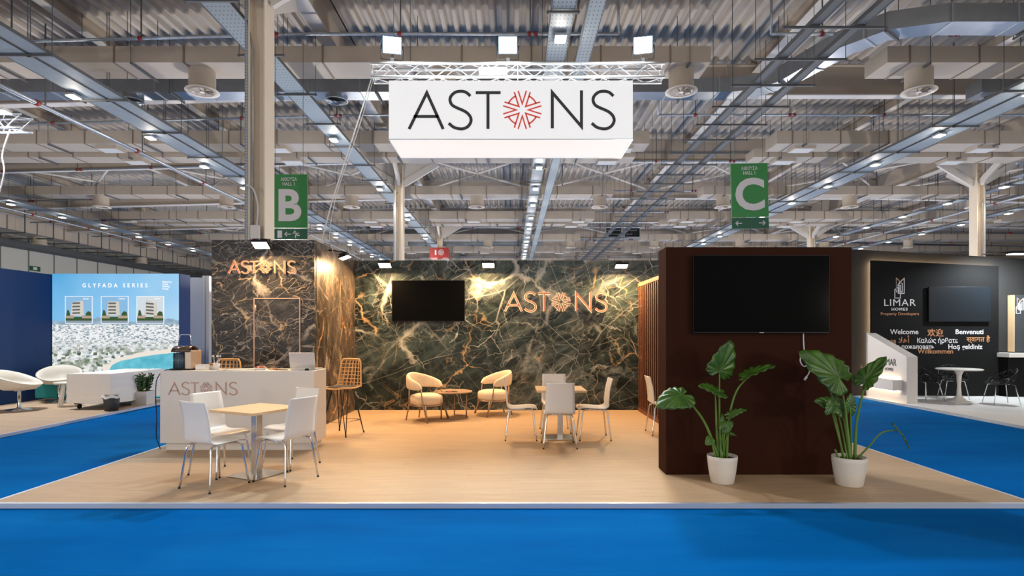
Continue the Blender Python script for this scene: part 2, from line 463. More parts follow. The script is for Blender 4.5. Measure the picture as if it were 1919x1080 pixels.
M['truss'] = mat('truss_aluminium', (0.82, 0.84, 0.86, 1), 0.3, 0.7)
M['rope'] = mat('white_cable', (0.6, 0.6, 0.6, 1), 0.6)
M['laptop'] = mat('laptop_lid', (0.66, 0.62, 0.58, 1), 0.3, 0.5)
M['blue_floor'] = M['carpet']
M['white_floor'] = mat('white_stand_floor', (0.84, 0.82, 0.80, 1), 0.35, noise=0.04, nscale=1)
M['timber_edge'] = mat('light_timber_edge', (0.60, 0.42, 0.24, 1), 0.5)
# ------------------------------------------------------------------ lettering
def ribbon(mb, pts, w, y0, y1, mi=0):
    """flat stroke of width w along (x,z) points, pushed from y0 (front) to y1"""
    n = len(pts); L = []; Rr = []
    for i in range(n):
        def dr(a, b):
            d = (b[0]-a[0], b[1]-a[1]); l = sqrt(d[0]**2+d[1]**2) or 1; return (d[0]/l, d[1]/l)
        if i == 0: d = dr(pts[0], pts[1]); k = 1
        elif i == n-1: d = dr(pts[-2], pts[-1]); k = 1
        else:
            a = dr(pts[i-1], pts[i]); b = dr(pts[i], pts[i+1])
            d = (a[0]+b[0], a[1]+b[1]); l = sqrt(d[0]**2+d[1]**2) or 1; d = (d[0]/l, d[1]/l)
            k = 1/max(0.35, d[0]*a[0]+d[1]*a[1])
        nx, nz = -d[1]*w/2*k, d[0]*w/2*k
        L.append((pts[i][0]+nx, pts[i][1]+nz)); Rr.append((pts[i][0]-nx, pts[i][1]-nz))
    vs = [(p[0], y0, p[1]) for p in L] + [(p[0], y0, p[1]) for p in Rr] + [(p[0], y1, p[1]) for p in L] + [(p[0], y1, p[1]) for p in Rr]
    fs = []
    for i in range(n-1):
        a, b, c, d = i, i+1, n+i+1, n+i
        fs.append((a, d, c, b)); fs.append((a+2*n, b+2*n, c+2*n, d+2*n))
        fs.append((a, b, b+2*n, a+2*n)); fs.append((d, d+2*n, c+2*n, c))
    fs.append((0, 2*n, 3*n, n)); fs.append((n-1, 2*n-1, 4*n-1, 3*n-1))
    mb.add(vs, fs, mi)

SC = [(723,540),(700,520),(672,513),(640,518),(616,538),(608,562),(618,588),(640,603),(668,615),(698,630),(720,652),(727,678),(716,704),(695,720),(668,725),(630,716),(601,693)]
def S_pts(dx): return smooth_path([(x+dx, z, 0) for x, z in SC], 3)
def word_strokes():
    """letters of the exhibitor's name, in units of the capital height; x from 0 to 5.46, z from 0 to 1"""
    u = lambda x, y: ((x-370)/213.0, (726-y)/213.0)
    sp = lambda dx: [u(p.x, p.y) for p in S_pts(dx)]
    letters = {
        'a': [[u(378,726), u(478,522), u(570,726)], [u(404,655), u(543,655)]],
        's': [sp(0)],
        't': [[u(753,521), u(893,521)], [u(822,528), u(822,725)]],
        'n': [[u(1184,722), u(1184,520), u(1348,712), u(1348,508)]],
        's2': [sp(805)],
    }
    c = u(1015, 618); em = []
    def pol(a, r): return (c[0]+r/213.0*cos(R(a)), c[1]+r/213.0*sin(R(a)))
    for k in range(4):
        a = 90*k
        em.append([pol(a-12, 110), pol(a, 34), pol(a+12, 110)])
        b = a+45
        em.append([pol(b-21, 110), pol(b, 27), pol(b+21, 110)])
        em.append([pol(b-19+38*t/6, 86) for t in range(7)])
    return letters, em
WORD, EMBLEM = word_strokes()

def name_sign(parent, cap, x, y, z, mats, emat, depth, halo=None, wd=0.082, halo_gap=0.02):
    """the exhibitor's name as separate letters; faces -Y; x,z = lower left corner; parts are children of parent"""
    for key, strokes in WORD.items():
        mb = MB()
        for st in strokes: ribbon(mb, [(x+a*cap, z+b*cap) for a, b in st], wd*cap, y-depth, y, 0)
        o = mb.obj('letter', mats, parent, recalc=False)
        if halo:
            h = MB()
            for st in strokes: ribbon(h, [(x+a*cap, z+b*cap) for a, b in st], wd*cap*1.35, y+0.002, y+halo_gap, 0)
            h.obj('backlight', halo, o, recalc=False)
    mb = MB()
    for st in EMBLEM: ribbon(mb, [(x+a*cap, z+b*cap) for a, b in st], wd*cap*0.5, y-depth, y, 0)
    o = mb.obj('emblem', emat, parent, recalc=False)
    if halo:
        h = MB()
        for st in EMBLEM: ribbon(h, [(x+a*cap, z+b*cap) for a, b in st], wd*cap*0.72, y+0.002, y+halo_gap, 0)
        h.obj('backlight', halo, o, recalc=False)

def text(body, size, loc, m, parent=None, name='lettering', rot=(90,0,0), ext=0.002, bold=0.0, sx=1.0, space=1.0, align='CENTER', lsp=1.0):
    cu = bpy.data.curves.new('t', 'FONT'); cu.body = body; cu.size = size; cu.extrude = ext
    cu.align_x = align; cu.align_y = 'CENTER'; cu.offset = bold*size; cu.space_character = space; cu.space_line = lsp
    cu.resolution_u = 4
    t = bpy.data.objects.new('t', cu); COL.objects.link(t)
    dg = bpy.context.evaluated_depsgraph_get()
    me = bpy.data.meshes.new_from_object(t.evaluated_get(dg))
    bpy.data.objects.remove(t); bpy.data.curves.remove(cu)
    me.name = name; me.materials.clear(); me.materials.append(m)
    for v in me.vertices: v.co.x *= sx
    o = bpy.data.objects.new(name, me); COL.objects.link(o)
    o.location = loc; o.rotation_euler = [R(a) for a in rot]
    if parent: o.parent = parent
    return o

def lamp_light(kind, name, power, col, loc, rot, parent, size=0.3, spread=None, spot=150, blend=0.6):
    l = bpy.data.lights.new(name, kind); l.energy = power; l.color = col
    if kind == 'AREA':
        l.shape = 'RECTANGLE'; l.size = size; l.size_y = size*0.75
        if spread: l.spread = R(spread)
    elif kind == 'SPOT':
        l.spot_size = R(spot); l.spot_blend = blend; l.shadow_soft_size = size
    else: l.shadow_soft_size = size
    o = bpy.data.objects.new(name, l); COL.objects.link(o)
    o.location = loc; o.rotation_euler = rot
    if parent: o.parent = parent
    return o

# ================================================================== THE HALL
ZD, ZB, ZDU, ZT, ZP = 10.67, 9.47, 8.82, 8.07, 9.27      # deck, beam underside, duct underside, trays, pipes
def sag(x): return -0.026*max(0, -5.2-x) - 0.026*max(0, x-21.6)

tag(MB().box(-60, 60, -60, -3.0, -0.30, -0.045).obj('ground', mat('pale_bounce_floor', (0.62, 0.60, 0.57, 1), 0.8, noise=0.05)), 'unseen pale floor behind the viewer, added to bounce light to the ceiling', kind='structure')  # unseen floor, made pale to bounce neutral light up to the deck
tag(MB().box(-60, 60, -3.0, 82, -0.30, -0.045).obj('floor', M['carpet']), 'bright blue exhibition carpet covering the hall aisles', kind='structure')
def deck():
    mb = MB(); xs = []; x = -37.0; pitch = 0.36
    prof = [(0, 0), (0.11, 0), (0.15, 0.13), (0.20, 0.13), (0.215, 0.115), (0.235, 0.115), (0.25, 0.13), (0.32, 0.13)]
    while x < 62:
        xs += [(x+a, b) for a, b in prof]; x += pitch
    vs = []; fs = []
    ys = [-4, 26.5, 82]
    for y in ys: vs += [(a, y, ZD+b+sag(a)) for a, b in xs]
    n = len(xs)
    for j in range(len(ys)-1):
        for i in range(n-1): fs.append((j*n+i, j*n+i+1, (j+1)*n+i+1, (j+1)*n+i))
    mb.add(vs, fs)
    mb.box(-37, 62, -4, 82, ZD+0.9, ZD+0.95)
    return mb
m_deck = mat('roof_deck', (0.52, 0.455, 0.385, 1), 0.6, 0.0)
tag(deck().obj('ceiling', m_deck, recalc=False), 'profiled steel roof deck of the hall', kind='structure')

def panel_mat():
    m, nt, b = newmat('hall_wall_panels')
    tc = node(nt, 'ShaderNodeTexCoord'); sp = node(nt, 'ShaderNodeSeparateXYZ')
    nt.links.new(tc.outputs['Object'], sp.inputs[0])
    q = math_(nt, 'FRACT', math_(nt, 'MULTIPLY', sp.outputs['Y'], 1/2.35))
    f = ramp(nt, q, [(0, WHITE), (0.05, WHITE), (0.055, BLACK), (1, BLACK)], 'CONSTANT')
    nt.links.new(mixc(nt, f, (0.52, 0.51, 0.46, 1), (0.13, 0.13, 0.12, 1)), b.inputs['Base Color'])
    b.inputs['Roughness'].default_value = 0.7
    return m
tag(MB().box(-36.4, -36, -4, 82, -0.045, 12).obj('wall_left', panel_mat()), 'pale grey hall wall of tall panels', kind='structure')
tag(MB().box(-36, 60, 82, 82.4, -0.045, 12).obj('wall_back', mat('far_wall', (0.30, 0.29, 0.27, 1), 0.8)), 'far end wall of the hall', kind='structure')
tag(MB().box(60, 60.4, -4, 82, -0.045, 12).obj('wall_right', mat('right_wall', (0.36, 0.35, 0.33, 1), 0.8)), 'right wall of the hall', kind='structure')

# --- steel columns
def column(x, y, zb, label, riser):
    t = thing('steel_column', label, 'column', (x, y, -0.045), 0, 'steel columns of the hall'); t['kind'] = 'thing'
    h = ZB+0.045
    sh = MB(); sh.box(-0.17, -0.145, -0.23, 0.23, 0, h); sh.box(0.145, 0.17, -0.23, 0.23, 0, h); sh.box(-0.145, 0.145, -0.012, 0.012, 0, h)
    sh.box(-0.145, 0.145, -0.2, 0.2, h-0.55, h-0.53)
    sh.obj('shaft', M['cream'], t)
    jz = 8.75
    for dx, dy in ((1,0),(-1,0),(0,1),(0,-1)):
        b = MB()
        if dx: b.bar((dx*0.17, 0, jz-0.25), (dx*1.75, 0, ZB-0.02), 0.30, 0.12, up=(0,1,0)); b.add([(dx*0.17,0.01,jz-0.2),(dx*1.7,0.01,ZB-0.02),(dx*0.17,0.01,ZB)], [(0,1,2)])
        else: b.bar((0, dy*0.2, jz-0.25), (0, dy*1.75, ZB-0.02), 0.30, 0.12, up=(1,0,0))
        b.obj('knee_brace', M['flange'], t)
    if riser:
        s = riser
        r = MB(); r.box(s*0.21-0.05, s*0.21+0.05, -0.20, -0.10, 3.2, 10.2)
        r.obj('cable_riser', m_perf, t)
        c = MB(); c.tube([(s*0.1, -0.17, 3.4), (s*0.1, -0.17, 7.4), (s*0.2, -0.2, 8.0)], 0.02); c.obj('conduit', M['pipe'], t)
    return t
def perf_mat(name, base, hole, sc, thr):
    m, nt, b = newmat(name)
    tc = node(nt, 'ShaderNodeTexCoord'); vo = node(nt, 'ShaderNodeTexVoronoi', Scale=sc); vo.inputs['Randomness'].default_value = 0
    mp = node(nt, 'ShaderNodeMapping'); mp.inputs['Scale'].default_value = (1, 0.55, 1)
    nt.links.new(tc.outputs['Object'], mp.inputs[0]); nt.links.new(mp.outputs[0], vo.inputs['Vector'])
    f = ramp(nt, vo.outputs['Distance'], [(0, WHITE), (thr, WHITE), (thr+0.02, BLACK)])
    nt.links.new(mixc(nt, f, base, hole), b.inputs['Base Color']); b.inputs['Roughness'].default_value = 0.6; b.inputs['Metallic'].default_value = 0.1
    return m
m_perf = perf_mat('perforated_riser', (0.30, 0.32, 0.33, 1), (0.04, 0.04, 0.04, 1), 16, 0.28)
m_tray = perf_mat('perforated_tray', (0.22, 0.265, 0.29, 1), (0.07, 0.085, 0.095, 1), 12, 0.22)
c1 = column(-5.22, 11.86, 0, 'cream steel column rising behind the dark marble closet', -1)
column(-5.22, 26.5, 0, 'cream steel column rising above the middle of the marble wall', -1)
column(-5.22, 41.2, 0, 'cream steel column carrying the red hose reel sign', 0)
column(21.65, 26.5, 0, 'cream steel column above the black stand', 1)
column(21.65, 41.2, 0, 'cream steel column seen above the brown screen block', 1)
# siren box on the first column
t = thing('alarm_siren', 'white alarm siren box fixed to the column above the closet', 'alarm', (-5.22, 11.62, 3.62))
MB().box(-0.09, 0.09, -0.1, 0.0, -0.18, 0.12).obj('housing', M['white_matt'], t, bevel=0.02)
MB().lathe([(0.0, -0.27), (0.06, -0.26), (0.08, -0.18)], (0, -0.05, 0)).obj('red_beacon', M['red'], t)
MB().tube(smooth_path([(0.02, -0.02, 0.12), (0.04, -0.02, 0.5), (-0.05, -0.02, 0.85), (-0.2, 0.0, 0.95)]), 0.018).obj('cable', M['rope'], t)
# red sign on the third column
t = thing('hose_reel_sign', 'red box sign with white hose reel and extinguisher symbols on a column', 'sign', (-5.22, 41.2, 6.85))
MB().box(-0.66, 0.66, -0.66, 0.66, 0.0, 0.72).obj('sign_box', M['sign_red'], t, bevel=0.01)
s_ = MB()
for rr in (0.05, 0.12, 0.19): s_.tube([(0.17+rr*cos(a*pi/10), -0.675, 0.38+rr*sin(a*pi/10)) for a in range(20)], 0.016, 5, closed=True)
s_.obj('hose_reel_symbol', M['print_white'], t)
MB().box(-0.28, -0.17, -0.68, -0.665, 0.2, 0.55).obj('extinguisher_symbol', M['print_white'], t, bevel=0.02)

# --- roof beams across the hall
def ibeam_x(y, x0=-36, x1=60, hgt=1.05):
    mb = MB()
    xs = [x0, -5.2, 21.6, x1]
    for a, b in zip(xs, xs[1:]):
        for w, z0, z1, mi in ((0.16, 0, 0.04, 1), (0.012, 0.04, hgt-0.04, 0), (0.16, hgt-0.04, hgt, 0)):
            vs = []
            for x in (a, b):
                z = ZB+sag(x)
                vs += [(x, y-w, z+z0), (x, y+w, z+z0), (x, y+w, z+z1), (x, y-w, z+z1)]
            mb.add(vs, [(0,1,2,3),(4,7,6,5),(0,4,5,1),(1,5,6,2),(2,6,7,3),(3,7,4,0)], mi)
    x = x0+3
    while x < x1:
        z = ZB+sag(x); mb.box(x-0.01, x+0.01, y-0.14, y+0.14, z+0.04, z+hgt-0.04, 0); x += 6.7
    return mb
for i, y in enumerate((11.8, 19.15, 26.5, 33.85, 41.2, 48.55, 55.9, 63.2, 70.5)):
    o = ibeam_x(y).obj('roof_beam', [M['beam'], M['flange']])
    lab = ['tan steel roof beam crossing overhead in front of all others', 'tan roof beam with pale lower flange just behind the grey air duct', 'tan roof beam meeting the column heads above the lit box sign',
           'tan roof beam with pale flange beyond the first column heads', 'tan roof beam over the column with the red sign', 'tan roof beam next beyond the red sign column', 'distant tan roof beam, third from the far wall', 'distant tan roof beam, second from the far wall', 'last tan roof beam, closest to the far wall'][i]
    tag(o, lab, 'beam', 'roof beams across the hall', 'thing')
# --- purlins and girders along the hall
for x, lab in ((-32, 'tan girder along the far left roof edge'), (-25.3, 'tan purlin in the far left roof bay'), (-18.6, 'tan purlin left of the pale lamp tray'), (-12.2, 'tan purlin above the left tray pair'), (-5.2, 'deep tan girder above the column row'),
               (1.55, 'tan purlin above the central trays'), (8.2, 'tan purlin above the right ladder tray'), (14.9, 'tan purlin above the right tray pair'), (21.65, 'deep tan girder over the right column row'), (28.3, 'tan purlin on the far right'), (35, 'outermost tan purlin on the right')):
    deep = x in (-5.2, 21.65, -32)
    hh = 0.95 if deep else 0.38; z = ZD+sag(x)-0.01; ww = 0.2 if deep else 0.13
    mb = MB(); mb.box(x-ww, x+ww, -4, 80, z-hh, z-hh+0.03, 1); mb.box(x-0.012, x+0.012, -4, 80, z-hh+0.03, z-0.03, 0); mb.box(x-ww, x+ww, -4, 80, z-0.03, z, 0)
    tag(mb.obj('roof_purlin', [M['beam'], M['flange']]), lab, 'beam', 'roof purlins along the hall', 'thing')
# --- crossed wind bracing
for y0, y1 in ((26.5, 33.85), (41.2, 48.55)):
    for k in range(-4, 6):
        x = -5.2+6.7*k
        if x < -30: continue
        t = thing('wind_bracing', 'crossed bracing tubes '+('beyond the first column heads, ' if y0 < 30 else 'behind the red sign, ')+['outermost toward the pale hall wall', 'two cells from the cream columns', 'wall side of the cream columns', 'between the cream columns and the lamp row', 'just past the central lamp row', 'above the ladder tray', 'between ladder tray and right tray pair', 'beside the right tray pair', 'just before the right column', 'beyond the right column'][k+4], 'bracing', (x+3.35, (y0+y1)/2, ZB+0.5+sag(x+3)), 0, 'crossed roof bracing')
        for s in (1, -1):
            MB().tube([(-3.3, -s*3.55, 0), (3.3, s*3.55, 0)], 0.06, 6).obj('brace_tube', M['flange'], t)

# --- air ducts
def sweep_box(mb, pts, hw, z0, z1, mi=0):
    """rectangular duct along (x,y) points"""
    n = len(pts); vs = []
    for i, p in enumerate(pts):
        a = pts[max(0, i-1)]; b = pts[min(n-1, i+1)]
        d = V((b[0]-a[0], b[1]-a[1])).normalized(); nx, ny = -d.y*hw, d.x*hw
        vs += [(p[0]-nx, p[1]-ny, z0), (p[0]+nx, p[1]+ny, z0), (p[0]+nx, p[1]+ny, z1), (p[0]-nx, p[1]-ny, z1)]
    fs = [(0,1,2,3), (4*n-4, 4*n-1, 4*n-2, 4*n-3)]
    for i in range(n-1):
        for k in range(4): fs.append((4*i+k, 4*i+4+k, 4*i+4+(k+1) % 4, 4*i+(k+1) % 4))
    mb.add(vs, fs, mi)

def duct(label, x0, x1, y, w, h, z, m, group, seam_m=None, step=1.9, spigots=(), grilles=(), holes=(), pts=None, rods=True):
    t = thing('air_duct', label, 'air duct', (0, 0, 0), 0, group)
    path = pts or [(x0, y), (x1, y)]
    mb = MB(); sweep_box(mb, path, w/2, z, z+h)
    sm = MB(); rd = MB(); bk = MB()
    total = sum((V(b)-V(a)).length for a, b in zip(path, path[1:])); s = 0.6; k = 0
    while s < total:
        q = s
        for a, b in zip(path, path[1:]):
            L = (V(b)-V(a)).length
            if q <= L: break
            q -= L
        d = (V(b)-V(a)).normalized(); p = V(a)+d*q; n_ = V((-d.y, d.x))
        sm2 = MB(); sweep_box(sm2, [tuple(p-d*0.02), tuple(p+d*0.02)], w/2+0.022, z-0.022, z+h+0.022)
        sm.add(sm2.v, sm2.f)
        if k % 2 == 0:
            e1 = p-n_*(w/2+0.08)+d*0.5; e2 = p+n_*(w/2+0.08)+d*0.5
            if rods:
                hm = MB(); hm.bar((e1.x, e1.y, z-0.05), (e2.x, e2.y, z-0.05), 0.05, 0.05)
                for e in (e1, e2): hm.bar((e.x, e.y, z-0.06), (e.x, e.y, ZD+sag(e.x)), 0.014, 0.014)
                hm.obj('trapeze_hanger', M['galv_dark'], t)
        s += step; k += 1
    mb.add(sm.v, sm.f, 1); mb.obj('duct_body', [m, seam_m or M['duct_seam']], t)
    for x in spigots:
        b = MB(); b.lathe([(0.34, 0.0), (0.34, -0.50), (0.37, -0.55)], (x, y, z), 28)
        o = b.obj('round_outlet', m, t)
        f = MB(); f.lathe([(0.44, -0.585), (0.43, -0.56), (0.37, -0.55), (0.30, -0.585), (0.44, -0.585)], (x, y, z), 28); f.lathe([(0.30, -0.585), (0.27, -0.50), (0.0, -0.46)], (x, y, z), 28)
        f.lathe([(0.07, -0.60), (0.0, -0.61)], (x, y, z), 12)
        f.obj('diffuser_ring', M['white_diffuser'], o)
        v = MB()
        for k in range(8):
            a = k*pi/4+0.2
            v.add([(x+0.05*cos(a), y+0.05*sin(a), z-0.585), (x+0.30*cos(a), y+0.30*sin(a), z-0.585), (x+0.28*cos(a+0.55), y+0.28*sin(a+0.55), z-0.51), (x+0.05*cos(a+0.5), y+0.05*sin(a+0.5), z-0.53)], [(0,1,2,3)])
        v.obj('swirl_blade', M['duct_tan'], o, solid=0.004)
    for x in holes:
        b = MB(); b.lathe([(0.33, 0.0), (0.33, -0.13), (0.35, -0.15), (0.31, -0.15), (0.30, -0.02)], (x, y, z), 24); b.lathe([(0.30, -0.03), (0, -0.03)], (x, y, z), 24, 1)
        b.obj('open_outlet', [m, M['dark']], t)
    for x in grilles:
        b = MB(); b.box(x-0.42, x+0.42, y-0.3, y+0.3, z-0.12, z, 0); b.box(x-0.37, x+0.37, y-0.25, y+0.25, z-0.125, z-0.12, 1)
        b.obj('square_grille', [M['duct_tan'], M['pale_wall']], t)
    return t

TG, GG = 'tan air ducts across the hall', 'bare steel air ducts across the hall'
SPL = (-35.4+6.7, -22.0, -15.3, -8.6, -1.9, 4.7); SPR = (11.3, 18.1, 24.8, 31.5)
names = ['nearest', 'second', 'third', 'fourth']
for i, y in enumerate((15.8, 30.5, 45.2, 59.9)):
    r = ['above the lit box sign', 'beyond the hanging hall letters', 'deep in the hall', 'at the hall end'][i]
    duct('tan duct with round outlets, column side, '+r, -30, 5.35, y, 1.0, 0.44, ZDU, M['duct_tan'], TG, spigots=SPL, step=1.87)
    duct('tan duct with round outlets, ladder tray side, '+r, 10.1, 48, y, 1.0, 0.44, ZDU, M['duct_tan'], TG, spigots=SPR, step=1.87)
    if i == 0:
        duct('bare steel air duct behind the nearest tan one, bending forward on the right', 0, 0, 0, 0.62, 0.44, ZDU, M['duct_grey'], GG, seam_m=M['steel_grey'], step=1.55, pts=[(-30, 17.5), (6.6, 17.5), (7.5, 17.2), (8.0, 16.6), (8.6, 14.7), (9.2, 13.9), (10.2, 13.6), (48, 13.6)])
        o = duct('short bare steel air duct with open outlets behind the right tan one', 14.2, 48, 17.5, 0.62, 0.44, ZDU, M['duct_grey'], GG, seam_m=M['steel_grey'], step=1.55, holes=(14.9, 22))
        for hx in (-11.7, -5.4):
            b = MB(); b.lathe([(0.33, 0.0), (0.33, -0.13), (0.35, -0.15), (0.31, -0.15), (0.30, -0.02)], (hx, 17.5, ZDU), 24, 0); b.lathe([(0.30, -0.03), (0, -0.03)], (hx, 17.5, ZDU), 24, 1)
            t_ = tag(b.obj('duct_outlet', [M['duct_grey'], M['dark']]), 'dark round outlet under the bare steel duct, '+('beside the left lamp tray' if hx < -8 else 'beside the cream column'), 'duct outlet')
    if i in (2,):
        duct('bare steel air duct deep in the hall', -12, 2.6, 47.0, 0.7, 0.6, ZDU-0.1, M['duct_grey'], GG, seam_m=M['steel_grey'])
for i, y in enumerate((22.4, 37.0, 51.8)):
    r = ['behind the lit box sign', 'beyond the hanging hall letters', 'far down the hall'][i]
    duct('tan duct with square grilles on the column side, '+r, -30, 5.3, y, 1.0, 0.50, ZDU, M['duct_tan'], TG, grilles=(-25, -15.8, -9.2, -2.5, 4.3), step=1.85)
    duct('tan duct with square grilles past the ladder tray, '+r, 10.2, 48, y, 1.0, 0.50, ZDU, M['duct_tan'], TG, grilles=(11.4, 18.5, 25, 32), step=1.85)
    if i < 2:
        duct('slim tan duct behind the grilled one, column side, '+r, -28, 5.1, y+1.55, 0.85, 0.34, ZDU-0.02, M['duct_tan'], TG, step=1.85, grilles=(-15.8, -9.2, 4.0))
        duct('slim tan duct behind the grilled one, ladder tray side, '+r, 10.0, 48, y+1.55, 0.85, 0.34, ZDU-0.02, M['duct_tan'], TG, step=1.85, grilles=(11.4, 18.5))
# duct along the left wall
t = thing('air_duct', 'large tan air duct running along the pale left hall wall', 'air duct')
mb = MB(); sweep_box(mb, [(-32.9, 26), (-32.9, 80)], 0.75, 8.15, 9.25)
sm = MB(); bk = MB()
y = 27
while y < 79:
    sm.box(-33.7, -32.1, y-0.02, y+0.02, 8.12, 9.28); q_ = MB(); q_.box(-36, -31.6, y+0.7, y+0.78, 7.95, 8.03); q_.box(-31.65, -31.6, y+0.7, y+0.76, 8.0, 9.6); q_.obj('support_bracket', M['galv_dark'], t); y += 2.3
mb.add(sm.v, sm.f, 1); mb.obj('duct_body', [M['duct_tan'], M['duct_seam']], t)
for y in (39.6, 50.5, 64):
    MB().lathe([(0.42, 0.02), (0.42, -0.45), (0.5, -0.52), (0.1, -0.5), (0, -0.5)], (-32.9, y, 8.15), 24).obj('round_outlet', M['duct_tan'], t)
tag(MB().box(-35.9, -34.6, -4, 80, 7.6, 8.0).obj('service_gantry', M['galv_dark']), 'dark cable gantry along the top of the left wall', 'gantry')
# louvred vents
for x in (7.75, 9.15):
    t = thing('louvre_vent', 'dark louvred vent hanging by the ladder tray, '+('its left one' if x < 8 else 'its right one'), 'vent', (x, 43.5, 8.75), 0, 'pair of louvred vents')
    b = MB(); b.box(-0.62, 0.62, -0.2, 0.2, 0, 0.05); b.box(-0.62, 0.62, -0.2, 0.2, 0.85, 0.9); b.box(-0.62, -0.57, -0.2, 0.2, 0.05, 0.85); b.box(0.57, 0.62, -0.2, 0.2, 0.05, 0.85); b.obj('vent_frame', M['steel_grey'], t)
    b = MB()
    for k in range(9): b.bar((-0.57, -0.1, 0.1+k*0.088), (0.57, -0.1, 0.1+k*0.088), 0.12, 0.01, up=(0, 0.6, 1))
    b.box(-0.57, 0.57, 0.12, 0.15, 0.05, 0.85)
    b.obj('louvre_blades', M['dark'], t)
    MB().bar((0, 0, 0.9), (0, 0, 1.92), 0.03, 0.03).obj('hanger_rod', M['rod'], t)

# --- cable trays along the hall
def hangers(t, xa, xb, y0, y1, step, z):
    hm = MB(); hm.box(xa, xb, -0.022, 0.022, z-0.06, z-0.012)
    for x in (xa+0.03, xb-0.03): hm.bar((x, 0, z-0.08), (x, 0, ZD+sag(x)), 0.013, 0.013)
    ys = []
    while y0 < y1: ys.append((0, y0, 0)); y0 += step
    pieces(hm.obj('trapeze_hanger', M['galv_dark'], t), t, ys)
def tray(label, x0, x1, y0, y1, z=ZT, m=None, bars=2.6, rail=0.07, over=0.35, mid=None, rung=False):
    t = thing('cable_tray', label, 'cable tray', (0, 0, 0), 0, 'cable trays hung along the hall')
    b = MB(); b.box(x0, x1, y0, y1, z, z+0.012); b.obj('tray_bed', m or M['galv'], t)
    for x in (x0, x1): MB().box(x-0.008, x+0.008, y0, y1, z-0.01, z+rail).obj('side_rail', M['galv_dark'], t)
    if bars: hangers(t, x0-over, x1+over, y0+0.9, y1, bars, z)
    return t
tray('narrow galvanised tray, inner one of the left pair', -11.25, -10.82, 2, 70, over=0.1)
tray('wide galvanised tray carrying lamps on the left', -11.95, -11.33, 2, 70, over=0.1)
tray('perforated pale tray passing right of the cream column', -6.16, -5.57, 8, 68, m=m_tray, bars=2.2, over=0.25)
tray('pale tray carrying the central lamp row', 0.80, 1.27, 4, 70, bars=2.2, over=0.1, m=m_tray)
tray('pale tray beside the central lamp row', 1.52, 1.85, 4, 70, bars=0, m=m_tray)
tray('thin dark channel, left rail of the right ladder run', 6.32, 6.52, 6, 66, bars=0, m=M['galv_dark'], rail=0.1)
t = tray('thin dark channel, right rail of the right ladder run', 7.28, 7.48, 6, 66, bars=0, m=M['galv_dark'], rail=0.1)
hangers(t, 5.75, 7.95, 6.4, 60, 1.42, ZT)
tray('galvanised tray, inner one of the right pair', 13.3, 13.85, 4, 70, over=0.1)
tray('galvanised tray, outer one of the right pair carrying lamps', 13.95, 14.6, 4, 70, over=0.1)
tray('galvanised tray on the far left by the wall duct', -25.6, -24.7, 6, 70, over=0.2)
tray('galvanised tray passing the right column', 21.0, 21.45, 6, 24, over=0.2)
tray('galvanised tray passing behind the right column', 21.95, 22.4, 6, 70, over=0.2)
tray('galvanised tray on the far right', 26.6, 27.2, 8, 70, over=0.2)

# --- sprinkler pipes
def mains(label, x, z, y0, y1, r=0.06, st=4.3):
    t = thing('sprinkler_pipe', label, 'pipe', (0, 0, 0), 0, 'sprinkler pipes')
    MB().tube([(x, y0, z), (x, y1, z)], r, 10).obj('pipe', M['pipe'], t)
    ys = []; y = y0+1.2
    while y < y1: ys.append((x, y, z)); y += st
    pieces(MB().tube([(0, -0.06, 0), (0, 0.06, 0)], r*1.45, 10).obj('red_coupling', M['red'], t), t, ys)
    pieces(MB().bar((0, 0.3, 0), (0, 0.3, ZD+sag(x)-z), 0.03, 0.03).obj('drop_rod', M['rod'], t), t, ys)
mains('thick sprinkler main left of the left lamp tray', -13.45, 8.05, 2, 70)
mains('thick sprinkler main on the right side of the hall', 24.4, 8.05, 6, 70)
mains('thick sprinkler main on the far left', -27.6, 8.3, 10, 70)
PB = [14.7, 20.2, 25.7, 31.1, 36.6, 42, 47.5, 53, 58.5]
pl = ['nearest', 'second nearest', 'third', 'fourth', 'fifth', 'sixth', 'seventh', 'eighth', 'farthest']
for i, y in enumerate(PB):
    for x0, x1, side in ((-31, 2.75, 'left'), (5.2 if i else 6.7, 46, 'right')):
        where = ['in front of the tan duct', 'just before the grilled duct', 'before the column heads', 'beyond the column heads', 'past the second beam line', 'before the red sign column', 'behind the red sign column', 'near the end of the hall', 'nearest the far wall'][i]
        t = thing('sprinkler_pipe', '%s-side sprinkler pipe crossing the hall %s' % (side, where), 'pipe', (0, 0, 0), 0, 'sprinkler pipes')
        zz = lambda x: ZP+sag(x)
        pts = [(x0, y, zz(x0)), (-5.2, y, ZP), (x1, y, zz(x1))] if x0 < -6 else [(x0, y, ZP), (21.6, y, ZP), (x1, y, zz(x1))]
        mb = MB(); mb.tube(pts, 0.042, 8)
        e = x1 if x0 < -6 else x0
        mb.tube([(e, y, zz(e)), (e, y, ZD)], 0.035, 8)
        mb.obj('pipe', M['pipe'], t)
        cs = []; rs = []; x = x0+1.3; k = 0
        while x < x1:
            cs.append((x, y, zz(x)))
            if k % 2: cs.append((x+0.17, y, zz(x)))
            rs.append((x+0.02, y, zz(x)))
            x += 3.35; k += 1
        pieces(MB().tube([(-0.045, 0, 0), (0.045, 0, 0)], 0.066, 8).obj('red_coupling', M['red'], t), t, cs)
        pieces(MB().bar((0, 0, 0), (0, 0, ZD-ZP), 0.028, 0.028).obj('drop_rod', M['rod'], t), t, rs)

